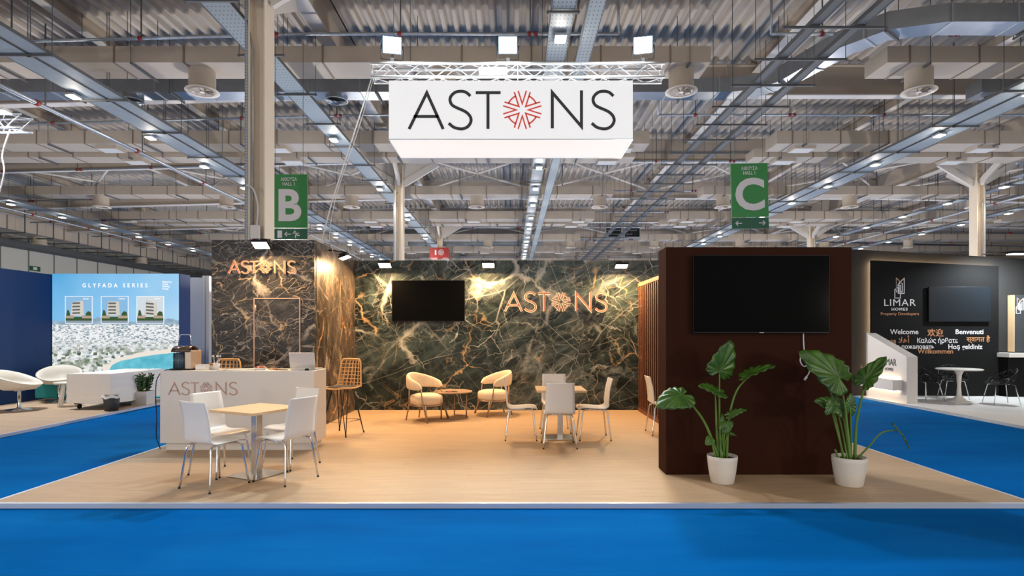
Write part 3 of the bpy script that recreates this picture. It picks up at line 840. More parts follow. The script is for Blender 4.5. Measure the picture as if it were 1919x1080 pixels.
# --- ceiling luminaires
lampT = None
rows = [('far left tray by the wall duct', -25.2, 28.6, 3.27, 8), ('left lamp tray', -11.95, 15.5, 3.3, 15), ('perforated tray by the cream column', -5.95, 19.0, 6.7, 7), ('central tray', 1.06, 12.44, 3.27, 15),
        ('right pair of trays', 13.95, 15.3, 3.27, 14), ('tray passing the right column', 21.8, 25.2, 3.27, 10), ('far right tray', 26.9, 21.0, 3.27, 11)]
for where, x, y0, st, n in rows:
    for k in range(n):
        y = y0+st*k
        if where.startswith('perforated') and k == 1: y = 25.6
        place = ['nearest lamp', 'second lamp', 'third lamp', 'fourth lamp', 'fifth lamp', 'sixth lamp', 'seventh lamp', 'eighth lamp', 'ninth lamp', 'tenth lamp', 'eleventh lamp', 'twelfth lamp', 'thirteenth lamp', 'fourteenth lamp', 'last lamp'][k]
        lab = 'glowing %s of the row under the %s' % (place, where)
        if lampT is None:
            t = lampT = thing('ceiling_light', lab, 'ceiling light', (x, y, ZT-0.12), 0, 'luminaires under the cable trays')
            b = MB(); b.box(-0.13, 0.13, -0.17, 0.17, 0.02, 0.08); b.bar((0, 0, 0.08), (0, 0, 0.2), 0.03, 0.03); b.obj('housing', M['steel_grey'], t)
            MB().box(-0.105, 0.105, -0.14, 0.14, 0.0, 0.02).obj('glass', M['lamp'], t)
            lamp_light('POINT', 'lamp_beam', LAMP_W, (1.0, 0.88, 0.74), (0, 0, -0.075), (0, 0, 0), t, size=0.05)
            lamp_light('SPOT', 'down_beam', 230, (1.0, 0.90, 0.78), (0, 0, -0.03), (0, 0, 0), t, size=0.12, spot=150, blend=0.6)
            lampK = KIDS(lampT)
        else:
            dup(lampT, (x, y, ZT-0.12), label=lab, tree=lampK)
# unseen fill lamps added around the stand to brighten the ceiling
for x, y in [(x, y) for x in (-18, -7, 4, 15, 27) for y in (17.5, 29, 40, 53)] + [(-9, -2.2), (9, -2.2), (-20, 5)]:
    lamp_light('POINT', 'ceiling_fill', HALL_W if y > 0 else HALL_W*0.7, (1.0, 0.92, 0.82), (x, y, 2.3), (0, 0, 0), None, size=0.35)
# exit signs on the left wall and hanging
def hall_sign(letter, x, y, z, label, roll, kind):
    t = thing('hall_sign', label, 'sign', (x, y, z), 0, 'green hall signs')
    t.rotation_euler = (0, R(roll), 0)
    MB().box(-0.435, 0.435, -0.02, 0.02, 0, 1.27).obj('sign_board', M['green_sign'], t)
    text(letter, 1.02, (0, -0.024, 0.50), M['print_white'], t, bold=0.032, name='letter', ext=0.003)
    text('ΑΙΘΟΥΣΑ', 0.115, (0, -0.024, 1.15), M['print_white'], t, sx=0.74, bold=0.012)
    text('HALL 1', 0.115, (0, -0.024, 1.04), M['print_white'], t, sx=0.85, bold=0.012)
    s = MB(); s.box(-0.435, 0.435, -0.02, 0.02, -0.27, -0.02)
    o = s.obj('exit_strip', M['exit_green'], t)
    def arrow(cx, d):
        a = MB(); a.prism([(cx-0.07, -0.155), (cx+0.07, -0.155), (cx+0.07, -0.135), (cx-0.07, -0.135)], -0.026, -0.02)
        e = cx+d*0.075
        ribbon(a, [(e-d*0.05, -0.095), (e, -0.145), (e-d*0.05, -0.195)], 0.022, -0.026, -0.02)
        a.obj('arrow', M['print_white'], o)
    if kind == 'run':
        MB().box(-0.27, -0.16, -0.026, -0.02, -0.23, -0.06).obj('door_symbol', M['print_white'], o)
        arrow(-0.02, -1)
        r = MB()
        r.lathe([(0, -0.003), (0.022, -0.003), (0.022, 0.003), (0, 0.003)], (0, 0, 0), 10)
        r.v = [(0.14+p[0], -0.024+p[2], -0.085+p[1]) for p in r.v]
        ribbon(r, [(0.15, -0.10), (0.18, -0.155)], 0.04, -0.026, -0.02)
        ribbon(r, [(0.18, -0.155), (0.155, -0.19), (0.16, -0.235)], 0.022, -0.026, -0.02)
        ribbon(r, [(0.18, -0.155), (0.215, -0.18), (0.26, -0.175)], 0.022, -0.026, -0.02)
        ribbon(r, [(0.09, -0.135), (0.125, -0.11), (0.16, -0.11), (0.2, -0.135), (0.24, -0.12)], 0.018, -0.026, -0.02)
        r.obj('running_figure', M['print_white'], o)
    else:
        arrow(-0.27, -1); arrow(0.27, 1)
    h = MB()
    for xx in (-0.33, 0.33): h.tube([(xx, 0, 1.26), (xx, 0, 4.5)], 0.006, 5)
    h.obj('hanging_wire', M['rod'], t)
hall_sign('B', (542.5-960)*13.5/F, 13.5, 4.03, 'green hanging sign with a big white B beside the cream column', 0, 'run')
hall_sign('C', (1406-960)*13.5/F, 13.5, 4.29, 'green hanging sign with a big white C above the brown screen block', -1.3, 'two')
t = thing('exit_sign', 'small green exit sign on the pale left hall wall', 'sign', (-36.0, 42.9, 6.15))
MB().box(0, 0.06, -0.45, 0.45, 0, 0.35).obj('sign_board', M['exit_green'], t); MB().box(0.06, 0.07, -0.2, 0.15, 0.08, 0.28).obj('exit_symbol', M['print_white'], t)
# ================================================================== THE STAND
# --- platform
t = thing('stand_platform', 'oak-look laminate platform floor of the stand with aluminium edging', 'platform')
MB().box(-4.78, 4.78, 5.21, 11.6, -0.04, 0.0).obj('laminate_floor', M['wood'], t)
e = MB(); e.box(-4.80, 4.80, 5.185, 5.225, -0.042, 0.003); e.box(-4.80, -4.765, 5.2, 11.6, -0.042, 0.003); e.box(4.765, 4.80, 5.2, 11.6, -0.042, 0.003)
e.obj('aluminium_edge', M['alu'], t)

# --- marble-print walls
mb_green = marble('green_black_marble', (0.006, 0.009, 0.010, 1), (0.020, 0.030, 0.029, 1), (0.060, 0.088, 0.084, 1), (0.32, 0.36, 0.34, 1), (0.52, 0.52, 0.46, 1), (0.50, 0.33, 0.16, 1), rot=(0.3, 0.5, 0.2), sc=0.85, seed=2.1, cloud_amt=0.7, rid=0.45)
mb_brown = marble('brown_marble', (0.020, 0.014, 0.011, 1), (0.055, 0.040, 0.030, 1), (0.15, 0.12, 0.09, 1), (0.40, 0.33, 0.26, 1), (0.52, 0.42, 0.32, 1), (0.58, 0.30, 0.12, 1), rot=(0.5, 0.1, 0.0), sc=1.2, stretch=(1, 1.6, 0.7), seed=5.2, cloud_amt=0.5, haze=0.5, rid=0.5)
mb_black = marble('black_marble', (0.009, 0.009, 0.010, 1), (0.024, 0.024, 0.026, 1), (0.060, 0.060, 0.060, 1), (0.26, 0.23, 0.20, 1), (0.48, 0.43, 0.37, 1), (0.42, 0.30, 0.17, 1), rot=(0.2, 0.75, 0.1), sc=1.25, stretch=(1.0, 1, 1.5), seed=9.4, cloud_amt=0.4, rough=0.4, haze=0.3)
YB = 11.39
tag(MB().box(-3.2, 4.78, YB, YB+0.12, 0, 3.0).obj('marble_wall', mb_green), 'tall back wall printed with dark green marble and gold veins', 'display wall')
t = thing('storage_closet', 'black marble closet with copper-edged door behind the counter', 'closet')
t_body = MB().box(-4.78, -3.145, 9.05, 9.13, 0, 3.03).obj('front_panel', mb_black, t)
MB().box(-3.165, -3.14, 9.13, YB, 0, 3.03).obj('side_panel', mb_brown, t)
MB().box(-4.80, -4.76, 9.13, 11.3, 0, 3.03).obj('left_panel', M['black_wall'], t)
d_ = MB().box(-4.09, -3.38, 9.043, 9.05, 0.02, 2.09).obj('door', mb_black, t)
st = MB(); st.box(-4.107, -4.09, 9.036, 9.05, 0, 2.107); st.box(-3.38, -3.363, 9.036, 9.05, 0, 2.107); st.box(-4.09, -3.38, 9.036, 9.05, 2.09, 2.107)
st.obj('door_strip', M['copper'], t)
MB().tube([(-4.06, 9.0, 1.85), (-4.06, 9.0, 2.0)], 0.012).obj('door_handle', M['copper'], d_)

# --- names of the exhibitor
t = thing('illuminated_sign', 'large glowing copper letters with emblem on the back marble wall', 'sign')
name_sign(t, 0.375, -0.155, YB-0.055, 0.405+HC, M['copper_neon'], M['copper_neon'], 0.03, M['halo'], halo_gap=0.018)
t = thing('illuminated_sign', 'smaller copper letters with emblem on the black closet front', 'sign')
name_sign(t, 0.195, -4.50, 9.05-0.035, 0.925+HC, M['copper_neon'], M['copper_neon'], 0.02, emis('faint_backlight', (1.0, 0.62, 0.36, 1), 1.0), halo_gap=0.018)

# --- warm floodlights
def flood(loc, rz, label, tilt=35, power=None, wd=0.12, arm=0.3, k=1.0):
    """LED floodlight on an arm; its face looks down and back towards the wall behind it (+Y before turning)"""
    t = thing('led_floodlight', label, 'floodlight', loc, rz, 'warm floodlights over the marble walls')
    T = Matrix.Rotation(R(tilt), 3, 'X')
    q = MB(); q.box(-wd, wd, -0.085, 0.085, 0.0, 0.035); q.box(-wd*0.7, wd*0.7, -0.06, 0.06, 0.035, 0.06)
    for x in (-0.09, -0.045, 0, 0.045, 0.09): q.box(x-0.004, x+0.004, -0.07, 0.07, 0.06, 0.075)
    q.v = [tuple(T @ V(p)) for p in q.v]; q.obj('housing', M['black_plastic'], t, bevel=0.006)
    g = MB(); g.box(-wd+0.008, wd-0.008, -0.077, 0.077, -0.006, 0.0); g.v = [tuple(T @ V(p)) for p in g.v]; g.obj('led_glass', M['flood_warm'], t)
    a = MB(); a.tube([(-wd-0.012, 0, 0.02), (-wd-0.012, 0.02, 0.10), (wd+0.012, 0.02, 0.10), (wd+0.012, 0, 0.02)], 0.008, 6); a.tube([(0, 0.02, 0.10), (0, arm, 0.13)], 0.012, 6); a.obj('bracket', M['black_metal'], t)
    d = T @ V((0, 0, -0.02))
    lamp_light('AREA', 'flood_beam', (power or WARM_W)*k, (1.0, 0.62, 0.29), d, (R(-12), 0, 0), t, size=0.2, spread=175)
    return t
flood((-2.47, 11.05, 2.86), 0, 'warm floodlight glowing at the left end of the marble back wall', tilt=-24, arm=0.34)
flood((-0.46, 11.05, 2.86), 0, 'warm floodlight glowing right of the wall screen', tilt=-24, arm=0.34)
flood((2.12, 11.02, 2.84), 0, 'warm floodlight glowing above the right end of the glowing letters', tilt=-20, arm=0.37)
flood((-3.86, 8.74, 2.90), 0, 'warm floodlight over the copper letters on the closet', tilt=-30, arm=0.31, k=0.75)
flood((-2.86, 9.75, 2.84), R(90), 'warm floodlight on the side of the marble closet', tilt=-20, arm=0.28, k=0.6)

# --- televisions
def tv(name, label, cx, y, z0, z1, wdt, m, parentless=True):
    t = thing(name, label, 'television', (cx, y, z0))
    h = z1-z0
    MB().box(-wdt/2, wdt/2, 0.0, 0.03, 0, h).obj('casing', M['black_plastic'], t, bevel=0.004)
    MB().box(-wdt/2+0.008, wdt/2-0.008, -0.002, 0.0, 0.016, h-0.008).obj('screen', m, t)
    MB().box(-0.3, 0.3, 0.03, 0.062, h*0.3, h*0.7).obj('wall_mount', M['black_metal'], t)
    return t
tv('television', 'black wall screen hanging on the green marble wall', (804-960)*YB/F, YB-0.062, 1.57+19*YB/F, 1.57+96*YB/F, 1.455, M['screen'])
t = tv('television', 'large black screen on the dark brown screen block', (1428-960)*6.18/F, 6.183, 1.57-3*6.18/F, 1.57+144*6.18/F, 1.485, M['screen'])
MB().box(-0.025, 0.025, -0.004, -0.002, 0.005, 0.011).obj('maker_plate', M['print_white'], t)
c = MB(); c.tube(smooth_path([(0.48, 0.045, 0.05), (0.475, 0.04, -0.06), (0.48, 0.03, -0.2), (0.49, 0.02, -0.28), (0.44, 0.0, -0.22), (0.42, 0.0, -0.30), (0.46, 0.0, -0.36), (0.53, 0.02, -0.34), (0.535, 0.03, -0.42), (0.50, 0.03, -0.48)]), 0.007, 6); c.tube([(0.505, 0.03, -0.475), (0.48, 0.03, -0.51)], 0.014, 8)
c.obj('power_cable', M['rope'], t)

# --- brown block and slatted screen
tag(MB().box(1.69, 3.73, 6.245, 6.56, 0, 2.50).obj('screen_block', M['brown'], bevel=0.003), 'dark brown free-standing block carrying the large screen', 'partition')
t = thing('slatted_screen', 'brown timber slatted screen standing behind the brown block', 'screen')
b = MB(); b.box(2.50, 2.62, 9.3, 11.3, 0, 0.07); b.obj('bottom_rail', M['slat'], t); MB().box(2.50, 2.62, 9.3, 11.3, 2.46, 2.53).obj('top_rail', mat('rail_timber', (0.30, 0.13, 0.06, 1), 0.5), t)
y = 9.33
while y < 11.3:
    MB().box(2.507, 2.516, y, y+0.06, 0.07, 2.46).obj('slat', M['slat'], t); y += 0.145
MB().box(2.60, 2.62, 9.3, 11.3, 0.07, 2.46).obj('dark_gap_sheet', M['black_wall'], t)  # added dark sheet standing for the darkness seen between the slats

# --- counter
t = thing('reception_counter', 'white reception counter with the exhibitor name on its front', 'counter')
MB().box(-4.64, -2.61, 7.50, 7.99, 0.10, 1.053).obj('body', M['white_matt'], t, bevel=0.003)
MB().box(-4.59, -2.66, 7.555, 7.95, 0, 0.10).obj('plinth', M['white_matt'], t)
lt = bpy.data.objects.new('front_lettering', None); COL.objects.link(lt); lt.parent = t
name_sign(lt, 0.166, (315.6-960)*7.5/F, 7.499, HC-119.3*7.5/F+0.006, M['copper_dark'], M['copper_dark'], 0.004)
# counter power cable
tag(MB().tube(smooth_path([(-4.44, 7.62, 1.06), (-4.60, 7.56, 1.06), (-4.66, 7.47, 0.95), (-4.68, 7.47, 0.7), (-4.67, 7.48, 0.45), (-4.69, 7.5, 0.2), (-4.7, 7.6, 0.008)]), 0.006, 6).obj('power_cable', M['black_plastic']), 'black cable hanging over the left end of the counter', 'cable')

# coffee machine
CT = 1.053
t = thing('coffee_machine', 'steel and copper capsule coffee machine on the left end of the counter', 'coffee machine', (-4.46, 7.74, CT), R(-6))
mb = MB(); n = 40
mb.lathe([(0.088 + 0.0, 0.02)]*1 + [(0.088, 0.02), (0.09, 0.06), (0.09, 0.22), (0.082, 0.235), (0.0, 0.235)], (-0.045, 0, 0), 26)
for k in range(26):
    a = 2*pi*k/26; mb.tube([(-0.045+0.090*cos(a), 0.090*sin(a), 0.02), (-0.045+0.090*cos(a), 0.090*sin(a), 0.222)], 0.006, 5)
mb.obj('ribbed_tank', mat('dark_tank', (0.06, 0.09, 0.12, 1), 0.15, 0.3), t)
b = MB(); b.box(0.05, 0.155, -0.07, 0.15, 0.0, 0.27); b.obj('copper_body', mat('copper_body', (0.62, 0.48, 0.36, 1), 0.3, 0.5), t, bevel=0.02)
b = MB(); b.grid(lambda u, v: (-0.10+0.25*v, -0.02+0.10*cos(pi*u), 0.245+0.075*sin(pi*u)), 12, 2); b.obj('domed_lid', mat('dark_lid', (0.12, 0.08, 0.06, 1), 0.2, 0.5), t, solid=0.01)
MB().tube([(-0.09, 0.0, 0.27), (-0.065, 0, 0.46), (-0.05, 0, 0.475), (0.08, 0, 0.475), (0.095, 0, 0.46), (0.105, 0, 0.27)], 0.008, 8).obj('lever', M['chrome'], t)
MB().box(-0.14, 0.16, -0.10, 0.15, 0, 0.02).obj('base', M['black_plastic'], t, bevel=0.005)
t = thing('sugar_box', 'low white box beside the coffee machine', 'box', (-4.20, 7.72, CT)); MB().box(-0.07, 0.07, -0.05, 0.05, 0, 0.065).obj('box_body', M['white'], t, bevel=0.006); MB().box(-0.073, 0.073, -0.053, 0.053, 0.065, 0.072).obj('lid', M['white'], t)
t = thing('cookie_plate', 'small plate of cookies beside the coffee machine', 'plate', (-4.13, 7.86, CT))
MB().lathe([(0, 0.002), (0.06, 0.002), (0.085, 0.055), (0.09, 0.055), (0.065, 0.0)], n=24).obj('dish', M['white'], t)
ck = mat('cookie', (0.45, 0.22, 0.09, 1), 0.8, noise=0.4, nscale=60)
for k in range(7):
    a = k*0.9
    c = MB().lathe([(0, -0.006), (0.024, -0.006), (0.028, 0), (0.022, 0.008), (0, 0.010)], n=12).obj('cookie', ck)
    c.location = (-4.13+0.042*cos(a)*(k > 0), 7.86+0.042*sin(a)*(k > 0), CT+0.058+0.008*(k % 3)); c.rotation_euler = (0.2*sin(k), 0.2*cos(k*2), 0)
    tag(c, 'round golden cookie on the small plate by the coffee machine', 'cookie', 'cookies on the small plate')
t = thing('cutlery_cup', 'white mug holding spoons beside the cookie plate', 'mug', (-4.02, 7.74, CT))
MB().lathe([(0, 0.004), (0.03, 0.004), (0.042, 0.085), (0.046, 0.085), (0.036, 0.0), (0, 0.0)], n=24).obj('mug_body', M['white'], t)
for k in range(5):
    a = k*1.3; s = MB(); s.tube([(0.012*cos(a), 0.012*sin(a), 0.01), (0.05*cos(a), 0.03*sin(a), 0.17)], 0.0035, 6)
    s.lathe([(0, -0.02), (0.014, 0), (0, 0.02)], (0.053*cos(a), 0.032*sin(a), 0.185), 10)
    o = s.obj('spoon', M['chrome']); o.location = (-4.02, 7.74, CT)
    tag(o, 'metal spoon standing in the white mug on the counter', 'spoon', 'spoons in the white mug')
t = thing('brochure', 'grey brochures fanned on the counter in front of the rattan stool', 'brochure', (-3.70, 7.72, CT), R(8))
for k in range(4):
    o = MB().box(-0.24+0.03*k, 0.16+0.03*k, -0.13, 0.12, 0.003*k, 0.003*k+0.003).obj('page_sheet', [M['steel_grey'], M['white']][k % 2], t); o.rotation_euler = (0, 0, 0.07*k)
t = thing('snack_dish', 'white dish of wrapped sweets in the middle of the counter', 'dish', (-3.40, 7.70, CT))
MB().lathe([(0, 0.002), (0.05, 0.002), (0.075, 0.03), (0.08, 0.03), (0.055, 0.0)], n=24).obj('dish_body', M['white'], t)
sw = [mat('sweet_red', (0.5, 0.06, 0.04, 1), 0.4), mat('sweet_gold', (0.6, 0.33, 0.12, 1), 0.4)]
for k in range(16):
    a = k*2.4; r = 0.011*sqrt(k)*1.4
    o = MB().lathe([(0, -0.012), (0.014, -0.008), (0.016, 0), (0.013, 0.009), (0, 0.012)], n=8).obj('sweet', sw[k % 2])
    o.location = (-3.40+r*cos(a), 7.70+r*sin(a), CT+0.036+0.004*((k*7) % 3)); tag(o, 'small wrapped sweet in the white dish on the counter', 'sweet', 'sweets in the white dish')
for k, (x, y) in enumerate(((-3.27, 7.72), (-3.21, 7.74), (-3.16, 7.71), (-3.30, 7.78))):
    o = MB().box(-0.03, 0.03, -0.02, 0.02, 0, 0.014).obj('biscuit_pack', sw[1 - k % 2], bevel=0.004); o.location = (x, y, CT); o.rotation_euler = (0, 0, k*0.7)
    tag(o, 'small wrapped biscuit lying beside the dish of sweets', 'biscuit', 'wrapped biscuits beside the dish')
t = thing('mobile_phone', 'black phone lying on the counter left of the laptop', 'phone', (-3.10, 7.66, CT), R(80)); MB().box(-0.035, 0.035, -0.07, 0.07, 0, 0.009).obj('phone_body', M['black_plastic'], t, bevel=0.003); MB().box(-0.032, 0.032, -0.066, 0.066, 0.009, 0.0095).obj('phone_screen', M['screen'], t)
t = thing('laptop', 'open silver laptop seen from behind on the right end of the counter', 'laptop', (-2.83, 7.70, CT), R(-4))
MB().box(-0.175, 0.175, 0.0, 0.24, 0.004, 0.018).obj('laptop_base', M['laptop'], t, bevel=0.003)
o = MB().box(-0.178, 0.178, -0.006, 0.002, 0, 0.228).obj('laptop_lid', M['laptop'], t, bevel=0.003); o.location = (0, 0.004, 0.014); o.rotation_euler = (R(12), 0, 0)
MB().box(-0.165, 0.165, 0.002, 0.003, 0.01, 0.218).obj('display', M['screen'], o)
o = thing('wireless_mouse', 'small dark computer mouse at the foot of the laptop', 'mouse', (-2.74, 7.60, CT), R(60)); MB().lathe([(0.0, 0.028), (0.02, 0.024), (0.03, 0.012), (0.03, 0.0), (0, 0)], n=16).obj('mouse_body', M['black_plastic'], o)

# --- square cafe tables
def cafe_table(cx, cy, rz, side, label, colm='brushed'):
    t = thing('cafe_table', label, 'table', (cx, cy, 0), rz, 'square cafe tables')
    h = side/2
    MB().box(-h, h, -h, h, 0.705, 0.735).obj('table_top', M['table_wood'], t, bevel=0.004)
    MB().box(-0.04, 0.04, -0.04, 0.04, 0.012, 0.705).obj('column', M['brushed'], t, bevel=0.003)
    MB().box(-0.21, 0.21, -0.21, 0.21, 0.004, 0.014).obj('base_plate', M['brushed'], t, bevel=0.003)
    MB().box(-0.14, 0.14, -0.14, 0.14, 0.69, 0.705).obj('top_bracket', M['black_metal'], t)
    return t
cafe_table(-2.80, 6.24, R(-25.5), 0.66, 'square maple cafe table in front of the white counter')
cafe_table(0.71, 8.42, 0, 0.71, 'square maple cafe table in the middle of the stand')

# --- white shell chairs
def make_chair(label, group):
    t = thing('shell_chair', label, 'chair', (0, 0, 0), 0, group)
    prof = smooth_path([(0, 0.235, 0.435), (0, 0.215, 0.458), (0, 0.12, 0.468), (0, 0.0, 0.458), (0, -0.12, 0.455), (0, -0.175, 0.470), (0, -0.200, 0.51), (0, -0.210, 0.60), (0, -0.222, 0.72), (0, -0.245, 0.82), (0, -0.262, 0.885)], 4)
    n = len(prof)-1
    def fn(u, v):
        p = prof[round(u*n)]; s = (v-0.5)*2
        back = min(1, max(0, (p.z-0.47)/0.4))
        hw = 0.205 - 0.018*back - 0.015*max(0, (p.y-0.15)/0.085)
        dish = 0.012*(s*s-0.3)
        return (hw*s, p.y + (dish if back > 0.1 else 0)*1.2, p.z + (dish*0.5 if back < 0.1 else 0))
    MB().grid(fn, n, 8).obj('seat_shell', M['white'], t, solid=0.011, bevel=0)
    fr = MB()
    for s in (-1, 1): fr.tube([(s*0.165, 0.13, 0.440), (s*0.165, -0.12, 0.436)], 0.010, 8)
    fr.tube([(-0.165, 0.05, 0.437), (0.165, 0.05, 0.437)], 0.009, 8); fr.tube([(-0.165, -0.06, 0.437), (0.165, -0.06, 0.437)], 0.009, 8)
    fr.obj('seat_frame', M['chrome'], t)
    for s in (-1, 1):
        for f in (-1, 1):
            o = MB().tube(smooth_path([(s*0.225, f*0.225, 0.008), (s*0.190, f*0.190, 0.30), (s*0.178, f*0.178, 0.40), (s*0.170, f*0.155, 0.43), (s*0.165, f*0.12, 0.438)], 4), 0.0105, 8).obj('leg', M['chrome'], t)
            MB().lathe([(0, 0), (0.0118, 0), (0.0118, 0.010), (0, 0.010)], (s*0.2255, f*0.2255, 0), 10).obj('foot_cap', M['black_plastic'], o)
    return t
AX = R(-25.5)
G1, G2 = 'white chairs at the table by the counter', 'white chairs at the middle table'
ch = make_chair('white shell chair showing its back, nearest the viewer at the left table', G1)
ch.location = (-3.03, 5.80, 0); ch.rotation_euler = (0, 0, AX)
CK = KIDS(ch)
dup(ch, (-3.24, 6.33, 0), AX+R(-90), 'white shell chair between the left table and the counter letters', G1, CK)
dup(ch, (-2.40, 6.05, 0), AX+R(90), 'white shell chair on the right side of the left table, nearer one', G1, CK)
dup(ch, (-2.60, 6.70, 0), AX+R(180), 'white shell chair at the left table, partly hidden behind its neighbour, before the counter end', G1, CK)
dup(ch, (0.645, 7.83, 0), 0, 'white shell chair seen square from behind at the middle table', G2, CK)
dup(ch, (0.68, 8.98, 0), R(180), 'white shell chair facing forward on the far side of the middle table', G2, CK)
dup(ch, (0.13, 8.40, 0), R(-90), 'white shell chair in profile at the left of the middle table', G2, CK)
dup(ch, (1.20, 8.40, 0), R(90), 'white shell chair in profile at the right of the middle table', G2, CK)
dup(ch, (2.345, 8.80, 0), R(-90), 'white shell chair half hidden by the brown block', 'white chair behind the brown block', CK)

# --- barrel armchairs and round table
def make_armchair():
    t = thing('barrel_armchair', '', 'armchair')
    def fn(u, v):
        a = R(-22 + 224*u) + pi      # from right arm round the back to left arm
        k = abs(u-0.5)*2             # 0 at the back, 1 at the arms
        top = 0.84 - 0.19*k**1.6; bot = 0.57 - 0.02*k
        if k > 0.93: top -= (k-0.93)*0.9; bot += (k-0.93)*0.5
        ang = 2*pi*v
        th = 0.036*(1-0.25*max(0, (k-0.9)*8))
        zc = (top+bot)/2; hz = (top-bot)/2
        c_, s_ = cos(ang), sin(ang)
        rr = 0.315 + th*math.copysign(abs(c_)**0.6, c_) + 0.035*(zc+hz*s_-0.6)
        z = zc + hz*math.copysign(abs(s_)**0.7, s_)
        return (rr*cos(a), rr*sin(a)*1.02-0.0, z)
    b = MB(); b.grid(fn, 40, 20)
    for u in (0, 1): b.add([fn(u, v/20) for v in range(20)], [tuple(range(20))])
    b.obj('backrest', M['cushion'], t)
    s = MB(); s.lathe([(0, 0.29), (0.26, 0.29), (0.287, 0.31), (0.29, 0.40), (0.275, 0.445), (0.20, 0.468), (0, 0.472)], n=32); s.obj('seat_cushion', M['cushion'], t)
    MB().tube([(0.29*cos(a*pi/16), 0.29*sin(a*pi/16), 0.28) for a in range(32)], 0.012, 6, closed=True).obj('seat_ring', M['arm_metal'], t)
    for ax, ay, k in ((0.29, 0.10, 1), (-0.29, 0.10, 1), (0.17, -0.25, 0), (-0.17, -0.25, 0)):
        fx, fy = ax*1.10, (0.26 if k else -0.31)
        MB().tube([(fx, fy, 0.0), (ax, (0.14 if k else ay), 0.30), (ax*1.04, ay, 0.59)], [0.012, 0.014, 0.012], 8).obj('leg', M['arm_metal'], t)
    for s in (-1, 1): MB().tube([(s*0.31, 0.24, 0.0), (s*0.27, 0.18, 0.28)], 0.012, 8).obj('front_leg', M['arm_metal'], t)
    return t
a1 = make_armchair(); a1.location = (-1.52, 10.12, 0); a1.rotation_euler = (0, 0, R(-118))
a1['label'] = 'cream boucle barrel armchair left of the low round table'; a1['group'] = 'cream barrel armchairs'
dup(a1, (-0.36, 10.78, 0), R(114), 'cream boucle barrel armchair right of the low round table', 'cream barrel armchairs')
t = thing('coffee_table', 'low round bronze coffee table between the cream armchairs', 'coffee table', (-1.08, 10.40, 0), 0)
b = MB(); b.lathe([(0, 0.465), (0.34, 0.465), (0.352, 0.47), (0.352, 0.487), (0.34, 0.487), (0.335, 0.480), (0, 0.480)], n=40); b.obj('table_top', mat('bronze_top', (0.40, 0.27, 0.18, 1), 0.4, 0.2), t)
MB().tube([(0.27*cos(R(a)), 0.27*sin(R(a)), 0.01) for a in range(-135, 91, 15)], 0.012, 6).obj('base_ring', M['arm_metal'], t)
for a in (-135, -20, 90): MB().tube([(0.27*cos(R(a)), 0.27*sin(R(a)), 0.01), (0.27*cos(R(a)), 0.27*sin(R(a)), 0.465)], 0.012, 6).obj('leg', M['arm_metal'], t)
t = thing('magazine', 'dark booklet lying on the low round table', 'booklet', (-1.10, 10.33, 0.482), R(15)); MB().box(-0.10, 0.10, -0.07, 0.07, 0, 0.006).obj('cover', M['charcoal'], t); MB().box(-0.07, 0.0, -0.05, 0.03, 0.006, 0.007).obj('cover_picture', M['coral'], t)

# --- rattan bar stools
def make_stool():
    t = thing('bar_stool', '', 'bar stool')
    # seat and back as one bent sheet of canes; front is +Y
    def sh(u, s):   # u 0 seat front .. 1 back top ; s -1..1
        if u < 0.42:
            q = u/0.42; y = 0.23-0.40*q; z = 0.715 - 0.012*sin(pi*q) + 0.02*s*s
            hw = 0.20+0.02*sin(pi*q)
        else:
            q = (u-0.42)/0.58; y = -0.17-0.10*q**0.8; z = 0.715+0.43*q**1.05
            hw = 0.215-0.045*q; y += 0.05*s*s*q**0.5
            if q < 0.15: z += 0.02*s*s
        if u > 0.93: hw *= 1-0.9*(u-0.93)**1.2*4
        if u < 0.05: hw *= 1-0.15*(0.05-u)/0.05
        return V((hw*s, y, z))
    fr = MB()
    loop = [sh(u/40, -1) for u in range(41)] + [sh(1, s/5) for s in range(-4, 5)] + [sh(1-u/40, 1) for u in range(41)] + [sh(0, -s/5) for s in range(-4, 5)]
    fr.tube(loop, 0.013, 8, closed=True); fr.obj('rattan_frame', M['ratt'], t)
    wv = MB()
    for i in range(3, 40, 3):
        u = i/40
        wv.tube([sh(u, s/6) + V((0, 0.006*(-1)**(i//2+s), 0)) for s in range(-6, 7)], 0.0052, 5)
    wv.obj('woven_cane', M['ratt'], t)
    vc = MB()
    for s in (-0.66, -0.33, 0, 0.33, 0.66):
        for dx in (-0.03, 0.03): vc.tube([sh(u/20, s+dx) + V((0, -0.006, 0)) for u in range(0, 21)], 0.005, 5)
    vc.obj('upright_cane', M['ratt'], t)
    pd = MB(); pd.grid(lambda u, v: tuple(V((0.19*(2*v-1)*(1-0.25*abs(2*u-1)**4), 0.21-0.37*u, 0.735+0.022*(1-(2*u-1)**4)*(1-(2*v-1)**4)))), 12, 12); pd.grid(lambda u, v: tuple(V((0.19*(2*v-1)*(1-0.25*abs(2*u-1)**4), 0.21-0.37*u, 0.728))), 12, 12)
    pd.obj('seat_pad', M['seatpad'], t)
    for sx in (-1, 1):
        for sy in (-1, 1):
            b = MB(); foot = V((sx*0.225, sy*0.225, 0.012))
            b.tube([(sx*0.15, sy*0.07, 0.70), foot], 0.007, 6); b.tube([(sx*0.07, sy*0.15, 0.70), foot], 0.007, 6); b.tube([foot, foot+V((0, 0, 0.03))], 0.012, 8)
            b.obj('leg', M['black_metal'], t)
    f = MB(); q = 0.193
    f.tube([(-q, -q, 0.22), (q, -q, 0.22), (q, q, 0.22), (-q, q, 0.22)], 0.006, 6, closed=True); f.obj('foot_rail', M['black_metal'], t)
    return t
